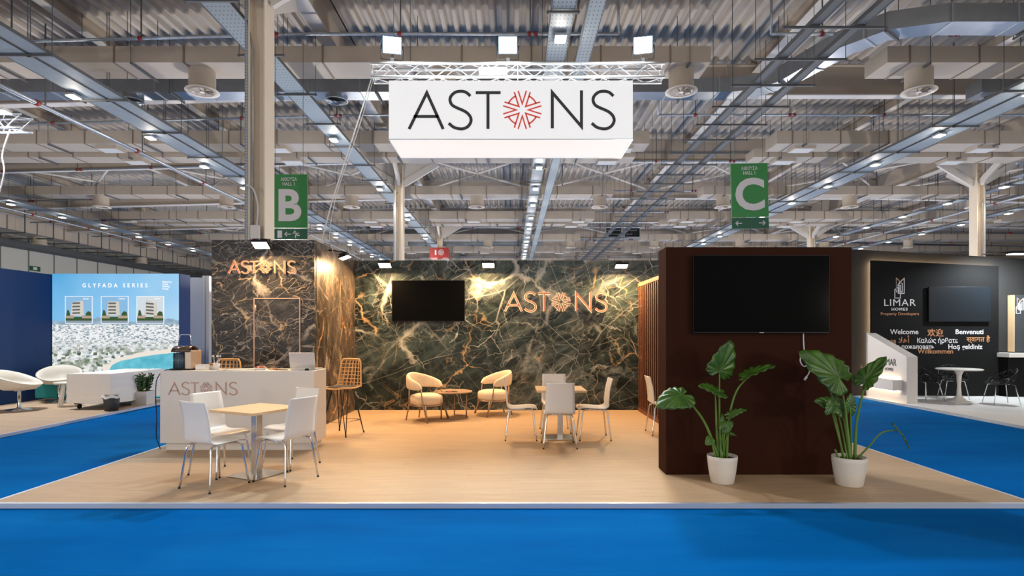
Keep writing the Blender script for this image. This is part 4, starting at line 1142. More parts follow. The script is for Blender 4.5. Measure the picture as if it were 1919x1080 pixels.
s1 = make_stool(); s1.location = (-2.58, 8.66, 0); s1.rotation_euler = (0, 0, R(160)); s1['label'] = 'rattan bar stool with black legs standing right of the white counter'; s1['group'] = 'rattan bar stools'
dup(s1, (-4.36, 8.56, 0), R(183), 'rattan bar stool behind the counter, only its back showing', 'rattan bar stools')

# --- potted elephant ear plants
def leaf_material():
    m, nt, b = newmat('elephant_ear_leaf')
    tc = node(nt, 'ShaderNodeTexCoord')
    n = node(nt, 'ShaderNodeTexNoise', Scale=9.0, Detail=4.0)
    nt.links.new(tc.outputs['Object'], n.inputs['Vector'])
    nt.links.new(ramp(nt, n.outputs['Fac'], [(0.35, (0.022, 0.070, 0.006, 1)), (0.6, (0.052, 0.130, 0.010, 1))]), b.inputs['Base Color'])
    b.inputs['Roughness'].default_value = 0.35; b.inputs['Specular IOR Level'].default_value = 0.5
    b.inputs['Transmission Weight'].default_value = 0.0
    return m
M['leaf'] = leaf_material()
def leaf(parent, A, T, half, normal, lobe=0.42, fold=0.25, droop=0.25, rip=0.035, seed=0):
    A = V(A); T = V(T); L = (T-A).length; ex = (T-A).normalized(); nz = V(normal); nz = (nz-ex*nz.dot(ex)).normalized(); ey = nz.cross(ex)
    keys = [(0, 1.0), (12, 0.93), (25, 0.84), (45, 0.74), (65, 0.70), (90, 0.72), (115, 0.76), (140, 0.80), (158, 0.78), (170, 0.50), (180, 0.12)]
    def rad(th):
        th = abs(th)
        for (a0, r0), (a1, r1) in zip(keys, keys[1:]):
            if th <= a1: return r0+(r1-r0)*(th-a0)/(a1-a0)
        return keys[-1][1]
    mb = MB(); NA, NR = 72, 7; rnd = random.Random(seed)
    ph = rnd.random()*6
    def pt(i, j):
        th = -180+360*i/NA; r = rad(th)*j/NR
        x = r*cos(R(th)); y = r*sin(R(th))
        x = x*L if x > 0 else x*L*lobe/0.7*1.0
        y = y*half/0.72
        rr = j/NR
        ripple = rip*L*rr*(0.5+0.5*rr)*cos(R(th)*13+ph)*(1 if abs(th) > 8 else 0.2)
        z = fold*abs(y)*(1-0.5*rr) - droop*(max(0, x)**2)/L - droop*1.3*(y*y)/L + ripple + 0.015*L*sin(3*x/L+ph)
        return A+ex*x+ey*y+nz*z
    vs = [tuple(A)]+[tuple(pt(i, j)) for j in range(1, NR+1) for i in range(NA)]
    fs = [(0, 1+i, 1+(i+1) % NA) for i in range(NA)]
    for j in range(NR-1):
        for i in range(NA):
            a = 1+j*NA+i; b_ = 1+j*NA+(i+1) % NA
            fs.append((a, a+NA, b_+NA, b_))
    mb.add(vs, fs, 0, True)
    o = mb.obj('leaf', M['leaf'], parent, solid=0.003)
    vn = MB()
    def zr(x): return -droop*x*x/L + 0.015*L*sin(3*x/L+ph)
    vn.tube([A+ex*x*L+nz*(zr(x*L)-0.002) for x in (0, .2, .4, .6, .8, .95)], [0.006, 0.005, 0.004, 0.003, 0.002, 0.001], 5)
    vn.obj('midrib', M['stem'], o)
    return o
def stalk(parent, pts, r0=0.014, r1=0.006):
    p = smooth_path(pts, 6); n = len(p)
    return MB().tube(p, [r0+(r1-r0)*i/(n-1) for i in range(n)], 8).obj('stalk', M['stem'], parent)
def pot(parent, r, h):
    MB().lathe([(0, 0.005), (r*0.70, 0.0), (r*0.76, 0.01), (r*0.90, h*0.45), (r*0.985, h*0.85), (r, h), (r*0.95, h), (r*0.93, h*0.86), (r*0.2, h*0.86)], n=40).obj('plant_pot', M['pot'], parent)
    s = MB(); s.lathe([(0, h*0.93), (r*0.3, h*0.92), (r*0.7, h*0.90), (r*0.94, h*0.88)], n=30); s.obj('soil', M['soil'], parent)
def plant(label, px, d, r, h, stems):
    c = V(((px-960)*d/F, d, 0)); t = thing('elephant_ear_plant', label, 'potted plant', c, 0, 'potted elephant ear plants'); pot(t, r, h)
    for base, via, lf in stems:
        b0 = P(*base, d)-c; b0.y = (base[0] % 5-2)*0.02; b0.z = h*0.88
        pts = [b0]+[P(q[0], q[1], q[2])-c for q in via]
        end = pts[-1]
        stalk(t, pts, 0.017 if len(lf) == 5 and lf[2] > 0.1 else 0.010, 0.006)
        if lf: leaf(t, end, P(*lf[0])-c, lf[2], lf[1], lobe=lf[3], seed=base[0]+int(lf[2]*100), **lf[4])
    return t
plant('potted elephant ear plant at the left side of the brown block', 1354, 5.92, 0.152, 0.285, [
    ((1350, 860), [(1349, 790, 5.92), (1349, 695, 5.90)], ((1375, 640, 5.84), (0.45, -1, 0.25), 0.17, 0.22, {'fold': 0.15, 'droop': 0.12})),
    ((1346, 860), [(1325, 800, 5.88), (1302, 765, 5.8), (1277, 741, 5.72)], ((1235, 752, 5.6), (-0.1, -0.8, 0.9), 0.155, 0.42, {'fold': -0.1, 'droop': 0.3})),
    ((1347, 860), [(1343, 790, 5.9), (1341, 731, 5.88)], ((1312, 719, 5.86), (0.2, -0.5, 1), 0.11, 0.75, {'fold': 0.2, 'droop': 0.2})),
    ((1362, 860), [(1366, 790, 5.9), (1380, 735, 5.86), (1407, 702, 5.82)], ((1454, 684, 5.72), (-0.1, -0.25, 1), 0.13, 0.5, {'fold': 0.4, 'droop': 0.05})),
    ((1360, 860), [(1364, 800, 5.86), (1372, 776, 5.82)], ((1398, 764, 5.78), (-0.2, -0.7, 1), 0.05, 0.5, {})),
    ((1356, 860), [(1357, 825, 5.84), (1361, 800, 5.8)], ((1373, 790, 5.78), (-0.2, -0.8, 0.6), 0.06, 0.8, {})),
    ((1358, 860), [(1360, 830, 5.85), (1366, 812, 5.82)], ((1382, 815, 5.80), (0, -0.6, 1), 0.025, 0.4, {})),
    ((1340, 860), [(1335, 833, 5.86), (1332, 825, 5.84)], ((1324, 833, 5.8), (0, -1, 0.6), 0.05, 0.5, {})),
    ((1354, 860), [(1355, 820, 5.86), (1354, 800, 5.86)], ((1356, 775, 5.86), (0, -1, 0.1), 0.03, 0.2, {})),
])
plant('potted elephant ear plant at the right side of the brown block', 1592, 5.82, 0.163, 0.295, [
    ((1590, 868), [(1588, 800, 5.80), (1582, 750, 5.78), (1570, 706, 5.74)], ((1508, 656, 5.70), (0.3, -1, 0.35), 0.20, 0.34, {'fold': 0.05, 'droop': 0.15})),
    ((1585, 868), [(1575, 790, 5.86), (1557, 735, 5.86), (1538, 700, 5.86)], ((1508, 657, 5.92), (0.2, -1, 0.7), 0.06, 0.6, {})),
    ((1602, 868), [(1606, 790, 5.80), (1618, 735, 5.74), (1624, 712, 5.72)], ((1660, 667, 5.66), (-0.85, -0.42, 0.3), 0.11, 0.35, {'fold': 0.35, 'droop': 0.05})),
    ((1583, 868), [(1570, 800, 5.80), (1560, 760, 5.74)], ((1534, 748, 5.68), (0.1, -1, 0.7), 0.09, 0.6, {})),
    ((1580, 868), [(1567, 800, 5.76), (1557, 762, 5.66)], ((1551, 778, 5.62), (0.5, -1, 0.3), 0.06, 0.7, {})),
    ((1598, 868), [(1595, 800, 5.80), (1594, 762, 5.78)], ((1597, 738, 5.76), (-0.2, -1, 0.2), 0.055, 0.7, {})),
    ((1593, 868), [(1584, 800, 5.84), (1577, 765, 5.84)], ((1560, 742, 5.82), (0.2, -1, 0.6), 0.10, 0.5, {})),
    ((1608, 868), [(1628, 838, 5.78), (1652, 812, 5.74), (1683, 806, 5.70)], ((1713, 837, 5.66), (0.75, -0.4, 0.6), 0.055, 0.4, {'fold': 0.2})),
    ((1575, 868), [(1570, 855, 5.76), (1567, 846, 5.74)], ((1565, 842, 5.74), (0, -1, 0.2), 0.012, 0.5, {})),
])

# --- lit box sign, truss and white floodlights
m_box, nt, b_ = newmat('lit_banner_fabric')
b_.inputs['Base Color'].default_value = (0.82, 0.82, 0.81, 1); b_.inputs['Roughness'].default_value = 0.8
b_.inputs['Emission Color'].default_value = (0.95, 0.98, 1.0, 1); b_.inputs['Emission Strength'].default_value = 0.38
m_boxb, nt, b_ = newmat('lit_banner_underside')
b_.inputs['Base Color'].default_value = (0.82, 0.82, 0.80, 1); b_.inputs['Roughness'].default_value = 0.8
b_.inputs['Emission Color'].default_value = (0.95, 1.0, 1.0, 1); b_.inputs['Emission Strength'].default_value = 0.5
t = thing('box_sign', 'white illuminated fabric box sign with the exhibitor name hanging from the truss', 'hanging sign')
bx0, bx1, by0, by1, bz0, bz1 = -2.025, 1.985, 9.35, 10.36, 4.735, 5.70
q = MB(); q.box(bx0, bx1, by0, by1, bz0, bz1); q.m = [1 if k == 0 else 0 for k in range(6)]
q.obj('fabric_box', [m_box, m_boxb], t)
fr = MB()
for zz in (bz0,):
    fr.bar((bx0, by0, zz), (bx1, by0, zz), 0.012, 0.012); fr.bar((bx0, by1, zz), (bx1, by1, zz), 0.012, 0.012)
    fr.bar((bx0, by0, zz), (bx0, by1, zz), 0.012, 0.012); fr.bar((bx1, by0, zz), (bx1, by1, zz), 0.012, 0.012)
fr.obj('frame_edge', M['alu'], t)
lt = bpy.data.objects.new('printed_name', None); COL.objects.link(lt); lt.parent = t
name_sign(lt, 0.622, (764.5-960)*9.35/F, 9.346, HC+(622-242.2)*9.35/F, M['charcoal'], M['coral'], 0.002, wd=0.080)
sp_ = MB()
for x in (-1.7, -0.6, 0.55, 1.65):
    sp_.tube([(x, 9.86, bz1-0.01), (x, 9.86, bz1+0.24)], 0.01, 6)
sp_.obj('hanging_strap', M['black_metal'], t)

t = thing('lighting_truss', 'aluminium lattice truss above the lit box sign', 'truss')
tx0, tx1, ty0, ty1, tz0, tz1 = -2.42, 2.62, 9.75, 9.98, HC+4.37, HC+4.60
MBt = MB()
for y in (ty0, ty1):
    for z in (tz0, tz1): MBt.tube([(tx0, y, z), (tx1, y, z)], 0.025, 10)
MBt.obj('chord', M['truss'], t)
br = MB(); n = 18; dx = (tx1-tx0)/n
for k in range(n):
    a = tx0+dx*k; b2 = a+dx
    up = k % 2 == 0
    for y in (ty0, ty1): br.tube([(a, y, tz0 if up else tz1), (b2, y, tz1 if up else tz0)], 0.010, 6)
    for z in (tz0, tz1): br.tube([(a, ty0 if up else ty1, z), (b2, ty1 if up else ty0, z)], 0.010, 6)
for x in (tx0+0.02, (tx0+tx1)/2, tx1-0.02):
    for y in (ty0, ty1): br.tube([(x, y, tz0), (x, y, tz1)], 0.010, 6)
    for z in (tz0, tz1): br.tube([(x, ty0, z), (x, ty1, z)], 0.010, 6)
br.obj('lattice', M['truss'], t)
hp = MB()
for x in (-2.05, 2.25): hp.tube([(x, 9.86, tz1), (x, 9.86, ZD)], 0.006, 5)
hp.obj('suspension_wire', M['rod'], t)

def cold_flood(x, yaw, label):
    z = tz1+0.30
    t = thing('white_floodlight', label, 'floodlight', (x, 9.72, z), R(yaw), 'white floodlights on the truss')
    T = Matrix.Rotation(R(62), 3, 'X')     # face towards the viewer and down
    q = MB(); q.box(-0.165, 0.165, -0.14, 0.14, 0, 0.05); q.box(-0.12, 0.12, -0.10, 0.10, 0.05, 0.10)
    T = Matrix.Rotation(R(-62), 3, 'X')
    q.v = [tuple(T @ V(p)) for p in q.v]; q.obj('housing', mat('blue_black_housing', (0.02, 0.06, 0.11, 1), 0.4), t, bevel=0.006)
    g = MB(); g.box(-0.15, 0.15, -0.125, 0.125, -0.008, 0.0); g.v = [tuple(T @ V(p)) for p in g.v]; g.obj('led_glass', M['flood_cold'], t)
    a = MB(); a.tube([(-0.18, 0.02, 0.0), (-0.18, 0.06, -0.22), (0.18, 0.06, -0.22), (0.18, 0.02, 0.0)], 0.012, 6); a.box(-0.03, 0.03, 0.03, 0.09, -0.30, -0.2); a.obj('bracket', M['black_metal'], t)
    lamp_light('AREA', 'flood_beam', TRUSS_W, (0.86, 0.95, 1.0), T @ V((0, 0, -0.02)), (R(-62), 0, 0), t, size=0.28, spread=160)
cold_flood(-2.05, 12, 'white floodlight at the left end of the truss')
cold_flood(-0.07, 0, 'white floodlight on the middle of the truss')
cold_flood(2.24, -12, 'white floodlight at the right end of the truss')
t = thing('work_light', 'small lit white lamp clamped inside the truss left of its middle', 'lamp', (-0.32, 9.70, tz0+0.02))
MB().box(-0.24, 0.24, -0.06, 0.06, 0, 0.10).obj('housing', M['white'], t, bevel=0.01); MB().box(-0.22, 0.22, -0.066, -0.06, 0.01, 0.09).obj('led_glass', M['flood_cold'], t)
lamp_light('POINT', 'work_beam', 22, (0.9, 0.96, 1.0), (0, -0.25, 0.1), (0, 0, 0), t, size=0.08)
def sling(pts, r, label): tag(MB().tube(smooth_path(pts), r, 6).obj('safety_cable', M['rope']), label, 'cable')
sling([(-2.42, 9.8, tz0), (-2.6, 9.66, 5.2), (-2.95, 9.4, 3.8), (-3.12, 9.32, 3.05)], 0.012, 'thick white cable running from the truss end down to the closet corner')
sling([(-2.40, 9.84, tz0), (-2.66, 9.7, 4.9), (-2.92, 9.5, 3.9), (-3.02, 9.42, 3.2), (-2.99, 9.5, 2.9)], 0.006, 'thin white cable beside the thick one at the truss end')
# neighbour's truss at the far left
t = thing('lighting_truss', 'end of a neighbouring lattice truss at the far left edge', 'truss')
q = MB()
for y in (12.3, 12.6):
    for z in (5.98, 6.28): q.tube([(-14.5, y, z), (-10.62, y, z)], 0.025, 8)
q.obj('chord', M['truss'], t)
br = MB()
for k in range(12):
    a = -10.64-0.32*k; b2 = a-0.32; up = k % 2
    for y in (12.3, 12.6): br.tube([(a, y, 5.98 if up else 6.28), (b2, y, 6.28 if up else 5.98)], 0.010, 6)
    for z in (5.98, 6.28): br.tube([(a, 12.3 if up else 12.6, z), (b2, 12.6 if up else 12.3, z)], 0.010, 6)
br.obj('lattice', M['truss'], t)
q = MB(); q.tube([(-12.5, 12.45, 6.28), (-12.5, 12.45, ZD)], 0.008, 5); q.obj('suspension_wire', M['rod'], t)
t = thing('white_floodlight', 'white floodlight on the neighbouring truss at the far left edge', 'floodlight', (-11.05, 12.15, 6.25))
MB().box(-0.28, 0.28, -0.12, 0.12, 0.02, 0.08).obj('housing', M['white'], t); g = MB().box(-0.26, 0.26, -0.11, 0.11, 0.0, 0.02).obj('led_glass', M['flood_cold'], t)
lamp_light('AREA', 'flood_beam', 260, (0.92, 0.97, 1.0), (0, 0, -0.03), (0, 0, 0), t, size=0.4, spread=140)
tag(MB().tube(smooth_path([(-10.85, 12.3, 5.95), (-11.02, 12.3, 5.4), (-11.0, 12.3, 4.9), (-11.4, 12.3, 3.6), (-11.5, 12.3, 3.0)]), 0.014, 6).obj('safety_cable', M['rope']), 'white cable dropping from the neighbouring truss', 'cable')
# ================================================================== LEFT NEIGHBOUR
t = thing('stand_platform', 'wooden platform floor of the blue stand on the left', 'platform')
MB().box(-16, -7.80, 6.0, 13.9, -0.04, 0.0).obj('laminate_floor', M['wood_far'], t)
MB().box(-7.80, -7.765, 6.0, 13.9, -0.042, 0.004).obj('edge_strip', M['alu'], t)
tag(MB().box(-11.05, -10.93, 7.0, 13.6, 0, 2.93).obj('navy_wall', M['navy']), 'plain navy blue side wall of the left stand', 'display wall')

def poster_mat(W, H):
    m = bpy.data.materials.new('backlit_city_print'); m.use_nodes = True; nt = m.node_tree
    nt.nodes.remove(nt.nodes['Principled BSDF'])
    tc = node(nt, 'ShaderNodeTexCoord'); sp = node(nt, 'ShaderNodeSeparateXYZ'); nt.links.new(tc.outputs['Object'], sp.inputs[0])
    x, z = sp.outputs['X'], sp.outputs['Z']
    u = math_(nt, 'DIVIDE', x, W); v = math_(nt, 'DIVIDE', z, H)
    # sky
    ns = node(nt, 'ShaderNodeTexNoise', Scale=0.9, Detail=2.0); nt.links.new(tc.outputs['Object'], ns.inputs['Vector'])
    q = math_(nt, 'ADD', math_(nt, 'MULTIPLY', u, 0.55), math_(nt, 'MULTIPLY', math_(nt, 'SUBTRACT', 1.0, v), 0.9))
    q = math_(nt, 'ADD', q, math_(nt, 'MULTIPLY', math_(nt, 'SUBTRACT', ns.outputs['Fac'], 0.5), 0.6))
    sky = ramp(nt, q, [(0.0, srgb(88, 172, 226)), (0.45, srgb(140, 200, 242)), (0.9, srgb(185, 222, 248))])
    # mountains
    nr = node(nt, 'ShaderNodeTexNoise', Scale=1.3, Detail=5.0); cx = nt.nodes.new('ShaderNodeCombineXYZ'); nt.links.new(x, cx.inputs[0]); nt.links.new(cx.outputs[0], nr.inputs['Vector'])
    ridge = math_(nt, 'ADD', 0.545, math_(nt, 'MULTIPLY', nr.outputs['Fac'], 0.16))
    n2 = node(nt, 'ShaderNodeTexNoise', Scale=5.0, Detail=7.0, Roughness=0.7); nt.links.new(tc.outputs['Object'], n2.inputs['Vector'])
    mt = ramp(nt, n2.outputs['Fac'], [(0.35, srgb(120, 150, 170)), (0.6, srgb(165, 192, 210))])
    f = math_(nt, 'LESS_THAN', v, ridge); col = mixc(nt, f, sky, mt)
    # city
    def cells(scx, scz, s, seed):
        mp = node(nt, 'ShaderNodeMapping'); mp.inputs['Scale'].default_value = (scx, 1, scz); mp.inputs['Location'].default_value = (seed, 0, seed)
        nt.links.new(tc.outputs['Object'], mp.inputs[0])
        vo = node(nt, 'ShaderNodeTexVoronoi', Scale=s, distance='CHEBYCHEV'); nt.links.new(mp.outputs[0], vo.inputs['Vector'])
        return vo
    v1 = cells(1, 2.2, 22, 1.0); s1 = node(nt, 'ShaderNodeSeparateColor'); nt.links.new(v1.outputs['Color'], s1.inputs[0])
    c1 = ramp(nt, s1.outputs[0], [(0.0, srgb(110, 130, 140)), (0.22, srgb(160, 178, 188)), (0.42, srgb(235, 238, 240)), (1.0, srgb(250, 250, 250))])
    v2 = cells(1, 1.6, 12, 4.0); s2 = node(nt, 'ShaderNodeSeparateColor'); nt.links.new(v2.outputs['Color'], s2.inputs[0])
    c2 = ramp(nt, s2.outputs[1], [(0.0, srgb(70, 92, 90)), (0.2, srgb(125, 140, 120)), (0.4, srgb(225, 225, 220)), (0.7, srgb(250, 250, 248)), (1.0, srgb(190, 205, 220))])
    g1 = node(nt, 'ShaderNodeTexNoise', Scale=3.2, Detail=5.0); nt.links.new(tc.outputs['Object'], g1.inputs['Vector'])
    gm = ramp(nt, g1.outputs['Fac'], [(0.52, BLACK), (0.62, (.75, .75, .75, 1))])
    near = ramp(nt, v, [(0.36, WHITE), (0.48, BLACK)])
    city = mixc(nt, near, c1, c2)
    gsc = node(nt, 'ShaderNodeTexNoise', Scale=30.0, Detail=4.0); nt.links.new(tc.outputs['Object'], gsc.inputs['Vector'])
    gcol = ramp(nt, gsc.outputs['Fac'], [(0.4, srgb(60, 85, 70)), (0.6, srgb(150, 165, 130))])
    city = mixc(nt, math_(nt, 'MULTIPLY', gm, near), city, gcol)
    cedge = math_(nt, 'ADD', 0.575, math_(nt, 'MULTIPLY', nr.outputs['Fac'], 0.03))
    col = mixc(nt, math_(nt, 'LESS_THAN', v, cedge), col, city)
    # shore and sea
    ang = math_(nt, 'SUBTRACT', u, 0.46)
    arc = math_(nt, 'ADD', 0.235, math_(nt, 'MULTIPLY', math_(nt, 'POWER', math_(nt, 'MAXIMUM', ang, 0.0001), 0.45), 0.18))
    nsh = node(nt, 'ShaderNodeTexNoise', Scale=4.0, Detail=3.0); nt.links.new(tc.outputs['Object'], nsh.inputs['Vector'])
    arc = math_(nt, 'ADD', arc, math_(nt, 'MULTIPLY', math_(nt, 'SUBTRACT', nsh.outputs['Fac'], 0.5), 0.03))
    right = math_(nt, 'GREATER_THAN', u, 0.40)
    sand = math_(nt, 'MULTIPLY', math_(nt, 'LESS_THAN', v, math_(nt, 'ADD', arc, 0.035)), right)
    col = mixc(nt, sand, col, srgb(240, 232, 220))
    sea = math_(nt, 'MULTIPLY', math_(nt, 'LESS_THAN', v, arc), math_(nt, 'GREATER_THAN', u, 0.455))
    sc_ = ramp(nt, nsh.outputs['Fac'], [(0.35, srgb(88, 178, 200)), (0.65, srgb(120, 205, 220))])
    col = mixc(nt, sea, col, sc_)
    e = nt.nodes.new('ShaderNodeEmission'); e.inputs[1].default_value = 0.9
    nt.links.new(col, e.inputs[0]); nt.links.new(e.outputs[0], nt.nodes['Material Output'].inputs[0])
    return m
PW, PH = 3.04, 2.95
t = thing('lightbox_wall', 'backlit wall print of a seaside city under blue sky, three house pictures on it', 'lightbox', (-10.93, 13.5, 0))
MB().box(0.0, PW, 0.01, 0.45, 0.0, PH).obj('navy_box', M['navy'], t)
MB().box(0.02, PW-0.02, 0.0, 0.01, 0.02, PH-0.0).obj('backlit_print', poster_mat(PW, PH), t)
lw = emis('lit_white_print', (1, 1, 1, 1), 0.95)
k_ = 13.5/F
def pp(px, py): return ((px-960)*k_+10.93, HC-(py-622)*k_)
x, z = pp(216, 535.5)
text('GLYFADA SERIES', 0.135, (x, -0.004, z), lw, t, bold=0.022, space=1.75, name='title_lettering', ext=0.001, sx=0.93)
x, z = pp(305, 535)
text('Mastering\nGreek\nBuilding\nDesign', 0.055, (x, -0.004, z), lw, t, bold=0.02, name='small_lettering', ext=0.001, align='LEFT')
def em(n, c, s=0.8): return emis(n, srgb(*c), s)
e_sky = em('print_sky', (150, 200, 240)); e_sky2 = em('print_pale_sky', (225, 235, 242)); e_bld = em('print_building', (226, 220, 208)); e_sh = em('print_shade', (110, 112, 115)); e_gr = em('print_green', (70, 96, 60)); e_rd = em('print_road', (150, 165, 180)); e_wl = em('print_wall', (190, 172, 150))
for i, (cx, cap, sk) in enumerate(((148.5, 'Estate', e_sky), (215.8, 'Callisto', e_sky), (282.5, 'Helios', e_sky2))):
    x, z = pp(cx, 581); h = 0.325
    fr = MB(); fr.box(x-h, x+h, -0.004, 0, z-h, z+h); fo = fr.obj('house_picture', sk, t)
    b = MB()
    for a in ((x-h, x+h, z+h-0.012, z+h), (x-h, x+h, z-h, z-h+0.012), (x-h, x-h+0.012, z-h, z+h), (x+h-0.012, x+h, z-h, z+h)): b.box(a[0], a[1], -0.008, -0.004, a[2], a[3])
    b.obj('white_border', lw, fo)
    b = MB(); dx = (-0.03, -0.03, 0.02)[i]; sl = (0.02, 0.0, -0.04)[i]
    b.box(x-h+0.012, x+h-0.012, -0.0050, -0.004, z-h+0.012, z-h+0.07, 3)
    b.box(x-h+0.012, x+h-0.012, -0.0055, -0.004, z-h+0.07, z-h+0.16, 2)
    b.prism([(x+dx-0.16, z-0.14), (x+dx+0.15, z-0.14), (x+dx+0.13, z+0.20+sl), (x+dx-0.13, z+0.20-sl)], -0.007, -0.004, 0)
    for q in range(4):
        zz = z-0.10+q*0.078
        b.prism([(x+dx-0.12, zz), (x+dx+0.06, zz+sl*0.4), (x+dx+0.06, zz+0.04+sl*0.4), (x+dx-0.12, zz+0.04)], -0.008, -0.007, 1)
    b.box(x+0.08, x+h-0.02, -0.0075, -0.004, z-0.20, z-0.13, 4); b.box(x-h+0.02, x-0.12, -0.0075, -0.004, z-0.20, z-0.13, 4)
    b.prism([(x+0.16, z-0.14), (x+0.30, z-0.14), (x+0.28, z-0.05), (x+0.22, z-0.03), (x+0.17, z-0.08)], -0.0078, -0.004, 2)
    b.prism([(x-0.30, z-0.14), (x-0.2, z-0.14), (x-0.23, z-0.02), (x-0.27, z-0.0)], -0.0078, -0.004, 2)
    b.obj('printed_house', [e_bld, e_sh, e_gr, e_rd, e_wl], fo)
    text(cap, 0.055, (x+0.17, -0.01, z+0.265), lw, fo, bold=0.01, name='caption', ext=0.0005)
# pale partitions seen between lightbox and closet
tag(MB().box(-8.60, -8.17, 15.0, 15.1, 0, 3.0).obj('partition_panel', mat('lavender_panel', (0.52, 0.54, 0.60, 1), 0.6), bevel=0.01), 'pale partition panel right of the navy lightbox edge', 'partition')
t = thing('partition_post', 'slim white post with dark grooves beside the pale partition panel', 'post', (-8.08, 15.0, 0))
MB().box(-0.09, 0.09, 0, 0.12, 0, 3.05).obj('post_body', M['white_matt'], t, bevel=0.004); MB().box(-0.02, 0.0, -0.003, 0.0, 0.0, 3.05).obj('groove', M['steel_grey'], t)
tag(MB().box(-8.30, -6.9, 15.6, 15.7, 0, 2.6).obj('partition_panel', M['white_matt']), 'low white partition seen just left of the black closet', 'partition')
MBw = MB(); MBw.box(-24, -8.4, 22, 22.1, 0, 2.4)
tag(MBw.obj('partition_panel', M['white_matt']), 'long white partition far behind the blue stand', 'partition')
tag(MB().box(-8, 26, 34, 34.2, 0, 2.6).obj('partition_panel', M['grey_wall']), 'dark partition far behind the marble wall', 'partition')

# --- furniture of the left stand
def tub(label, loc, rz, scale=1.0):
    t = thing('swivel_tub_chair', label, 'chair', loc, rz, 'white swivel tub chairs')
    def fn(u, v):
        a = -pi/2 + (u-0.5)*2*pi          # u=.5 is the back (-Y)
        k = 0.5-0.5*cos((u)*2*pi)         # 1 at back, 0 at front
        top = 0.50+0.30*k**1.2
        prof = [(0.10, 0.40), (0.26, 0.41), (0.33, 0.46), (0.35+0.05*k, 0.46+(top-0.46)*0.5), (0.37+0.09*k, top), (0.345+0.08*k, top+0.012), (0.31+0.05*k, top-0.03), (0.285, 0.50+0.02*k), (0.18, 0.475), (0.0, 0.47)]
        q = v*(len(prof)-1); i = min(int(q), len(prof)-2); f = q-i
        r = prof[i][0]*(1-f)+prof[i+1][0]*f; z = prof[i][1]*(1-f)+prof[i+1][1]*f
        return (r*cos(a), r*sin(a), z)
    MB().grid(fn, 40, 18).obj('tub_seat', M['cream_leather'], t)
    MB().lathe([(0, 0.40), (0.10, 0.40), (0.10, 0.385), (0.03, 0.37), (0.03, 0.06), (0.05, 0.035), (0.22, 0.012), (0.23, 0.0), (0, 0.0)], n=32).obj('pedestal', M['chrome'], t)
    return t
tub('white swivel tub chair in profile before the navy wall, cut by the picture edge', (-9.92, 11.45, 0), R(-80))
tub('white swivel tub chair near the city print, seen from the front', (-10.15, 12.75, 0), R(-150))
t = thing('low_armchair', 'teal upholstered armchair half hidden behind the white tub chair', 'armchair', (-10.50, 13.08, 0))
MB().box(-0.28, 0.30, -0.25, 0.3, 0.06, 0.42).obj('seat', M['teal'], t, bevel=0.04); MB().box(-0.28, 0.30, 0.2, 0.36, 0.06, 0.74).obj('backrest', M['teal'], t, bevel=0.05)
t = thing('side_table', 'small round white side table by the draped table', 'side table', (-9.42, 12.0, 0))
MB().lathe([(0, 0.48), (0.20, 0.48), (0.21, 0.495), (0.20, 0.51), (0, 0.51)], n=28).obj('table_top', M['white'], t)
for k in range(3):
    a = 2*pi*k/3+0.5; MB().tube([(0.06*cos(a), 0.06*sin(a), 0.48), (0.18*cos(a), 0.18*sin(a), 0.0)], [0.03, 0.02], 10).obj('leg', M['white'], t)
t = thing('draped_table', 'long wheeled table draped in a white cloth in front of the city print', 'table', (0, 0, 0))
def drape():
    mb = MB(); c = [(-8.96, 11.45), (-8.08, 11.45), (-8.0, 13.1), (-8.9, 13.1)]
    pts = []
    for a, b in zip(c, c[1:]+c[:1]):
        for k in range(24): pts.append((a[0]+(b[0]-a[0])*k/24, a[1]+(b[1]-a[1])*k/24))
    n = len(pts); rings = []; rnd = random.Random(3); cx, cy = -8.49, 12.3
    for j in range(9):
        z = 0.72-0.60*j/8; ring = []
        for i, p in enumerate(pts):
            wv = 0.010*sin(i*0.9+j*0.5)*j/8 + 0.008*sin(z*40+i*0.25)*(j > 0)
            o = 1+0.012*j/8
            ring.append((cx+(p[0]-cx)*(o+wv), cy+(p[1]-cy)*(o+wv*0.5), z + (0.012*sin(i*0.35) if j == 8 else 0)))
        rings.append(ring)
    vs = [q for r_ in rings for q in r_]; fs = [(j*n+i, (j+1)*n+i, (j+1)*n+(i+1) % n, j*n+(i+1) % n) for j in range(8) for i in range(n)]
    mb.add(vs, fs, 0, False); mb.add(rings[0], [tuple(range(n))])
    return mb
drape().obj('cloth', M['cloth'], t)
MB().box(-8.9, -8.12, 11.55, 13.0, 0.10, 0.13).obj('table_frame', M['black_metal'], t)
for x, y in ((-8.82, 11.6), (-8.2, 11.6), (-8.82, 12.95), (-8.2, 12.95)):
    MB().lathe([(0.018, 0.11), (0.03, 0.09), (0.045, 0.055), (0.04, 0.02), (0.01, 0.0), (0, 0)], (x, y, 0), 14).obj('castor', M['black_plastic'], t)
t = thing('waste_bin', 'dark waste bin with a liner at the edge of the left platform', 'bin', (-7.97, 11.32, 0))
MB().lathe([(0, 0.0), (0.115, 0.0), (0.145, 0.29), (0.138, 0.29), (0.11, 0.012), (0, 0.012)], n=24).obj('bin_body', M['charcoal'], t)
l_ = MB(); l_.grid(lambda u, v: ((0.150+0.012*sin(u*2*pi*7)+0.012*v)*cos(2*pi*u), (0.150+0.012*sin(u*2*pi*7)+0.012*v)*sin(2*pi*u), 0.31-0.055*v+0.012*sin(u*2*pi*5)), 56, 4); l_.obj('bin_liner', M['cloth'], t)
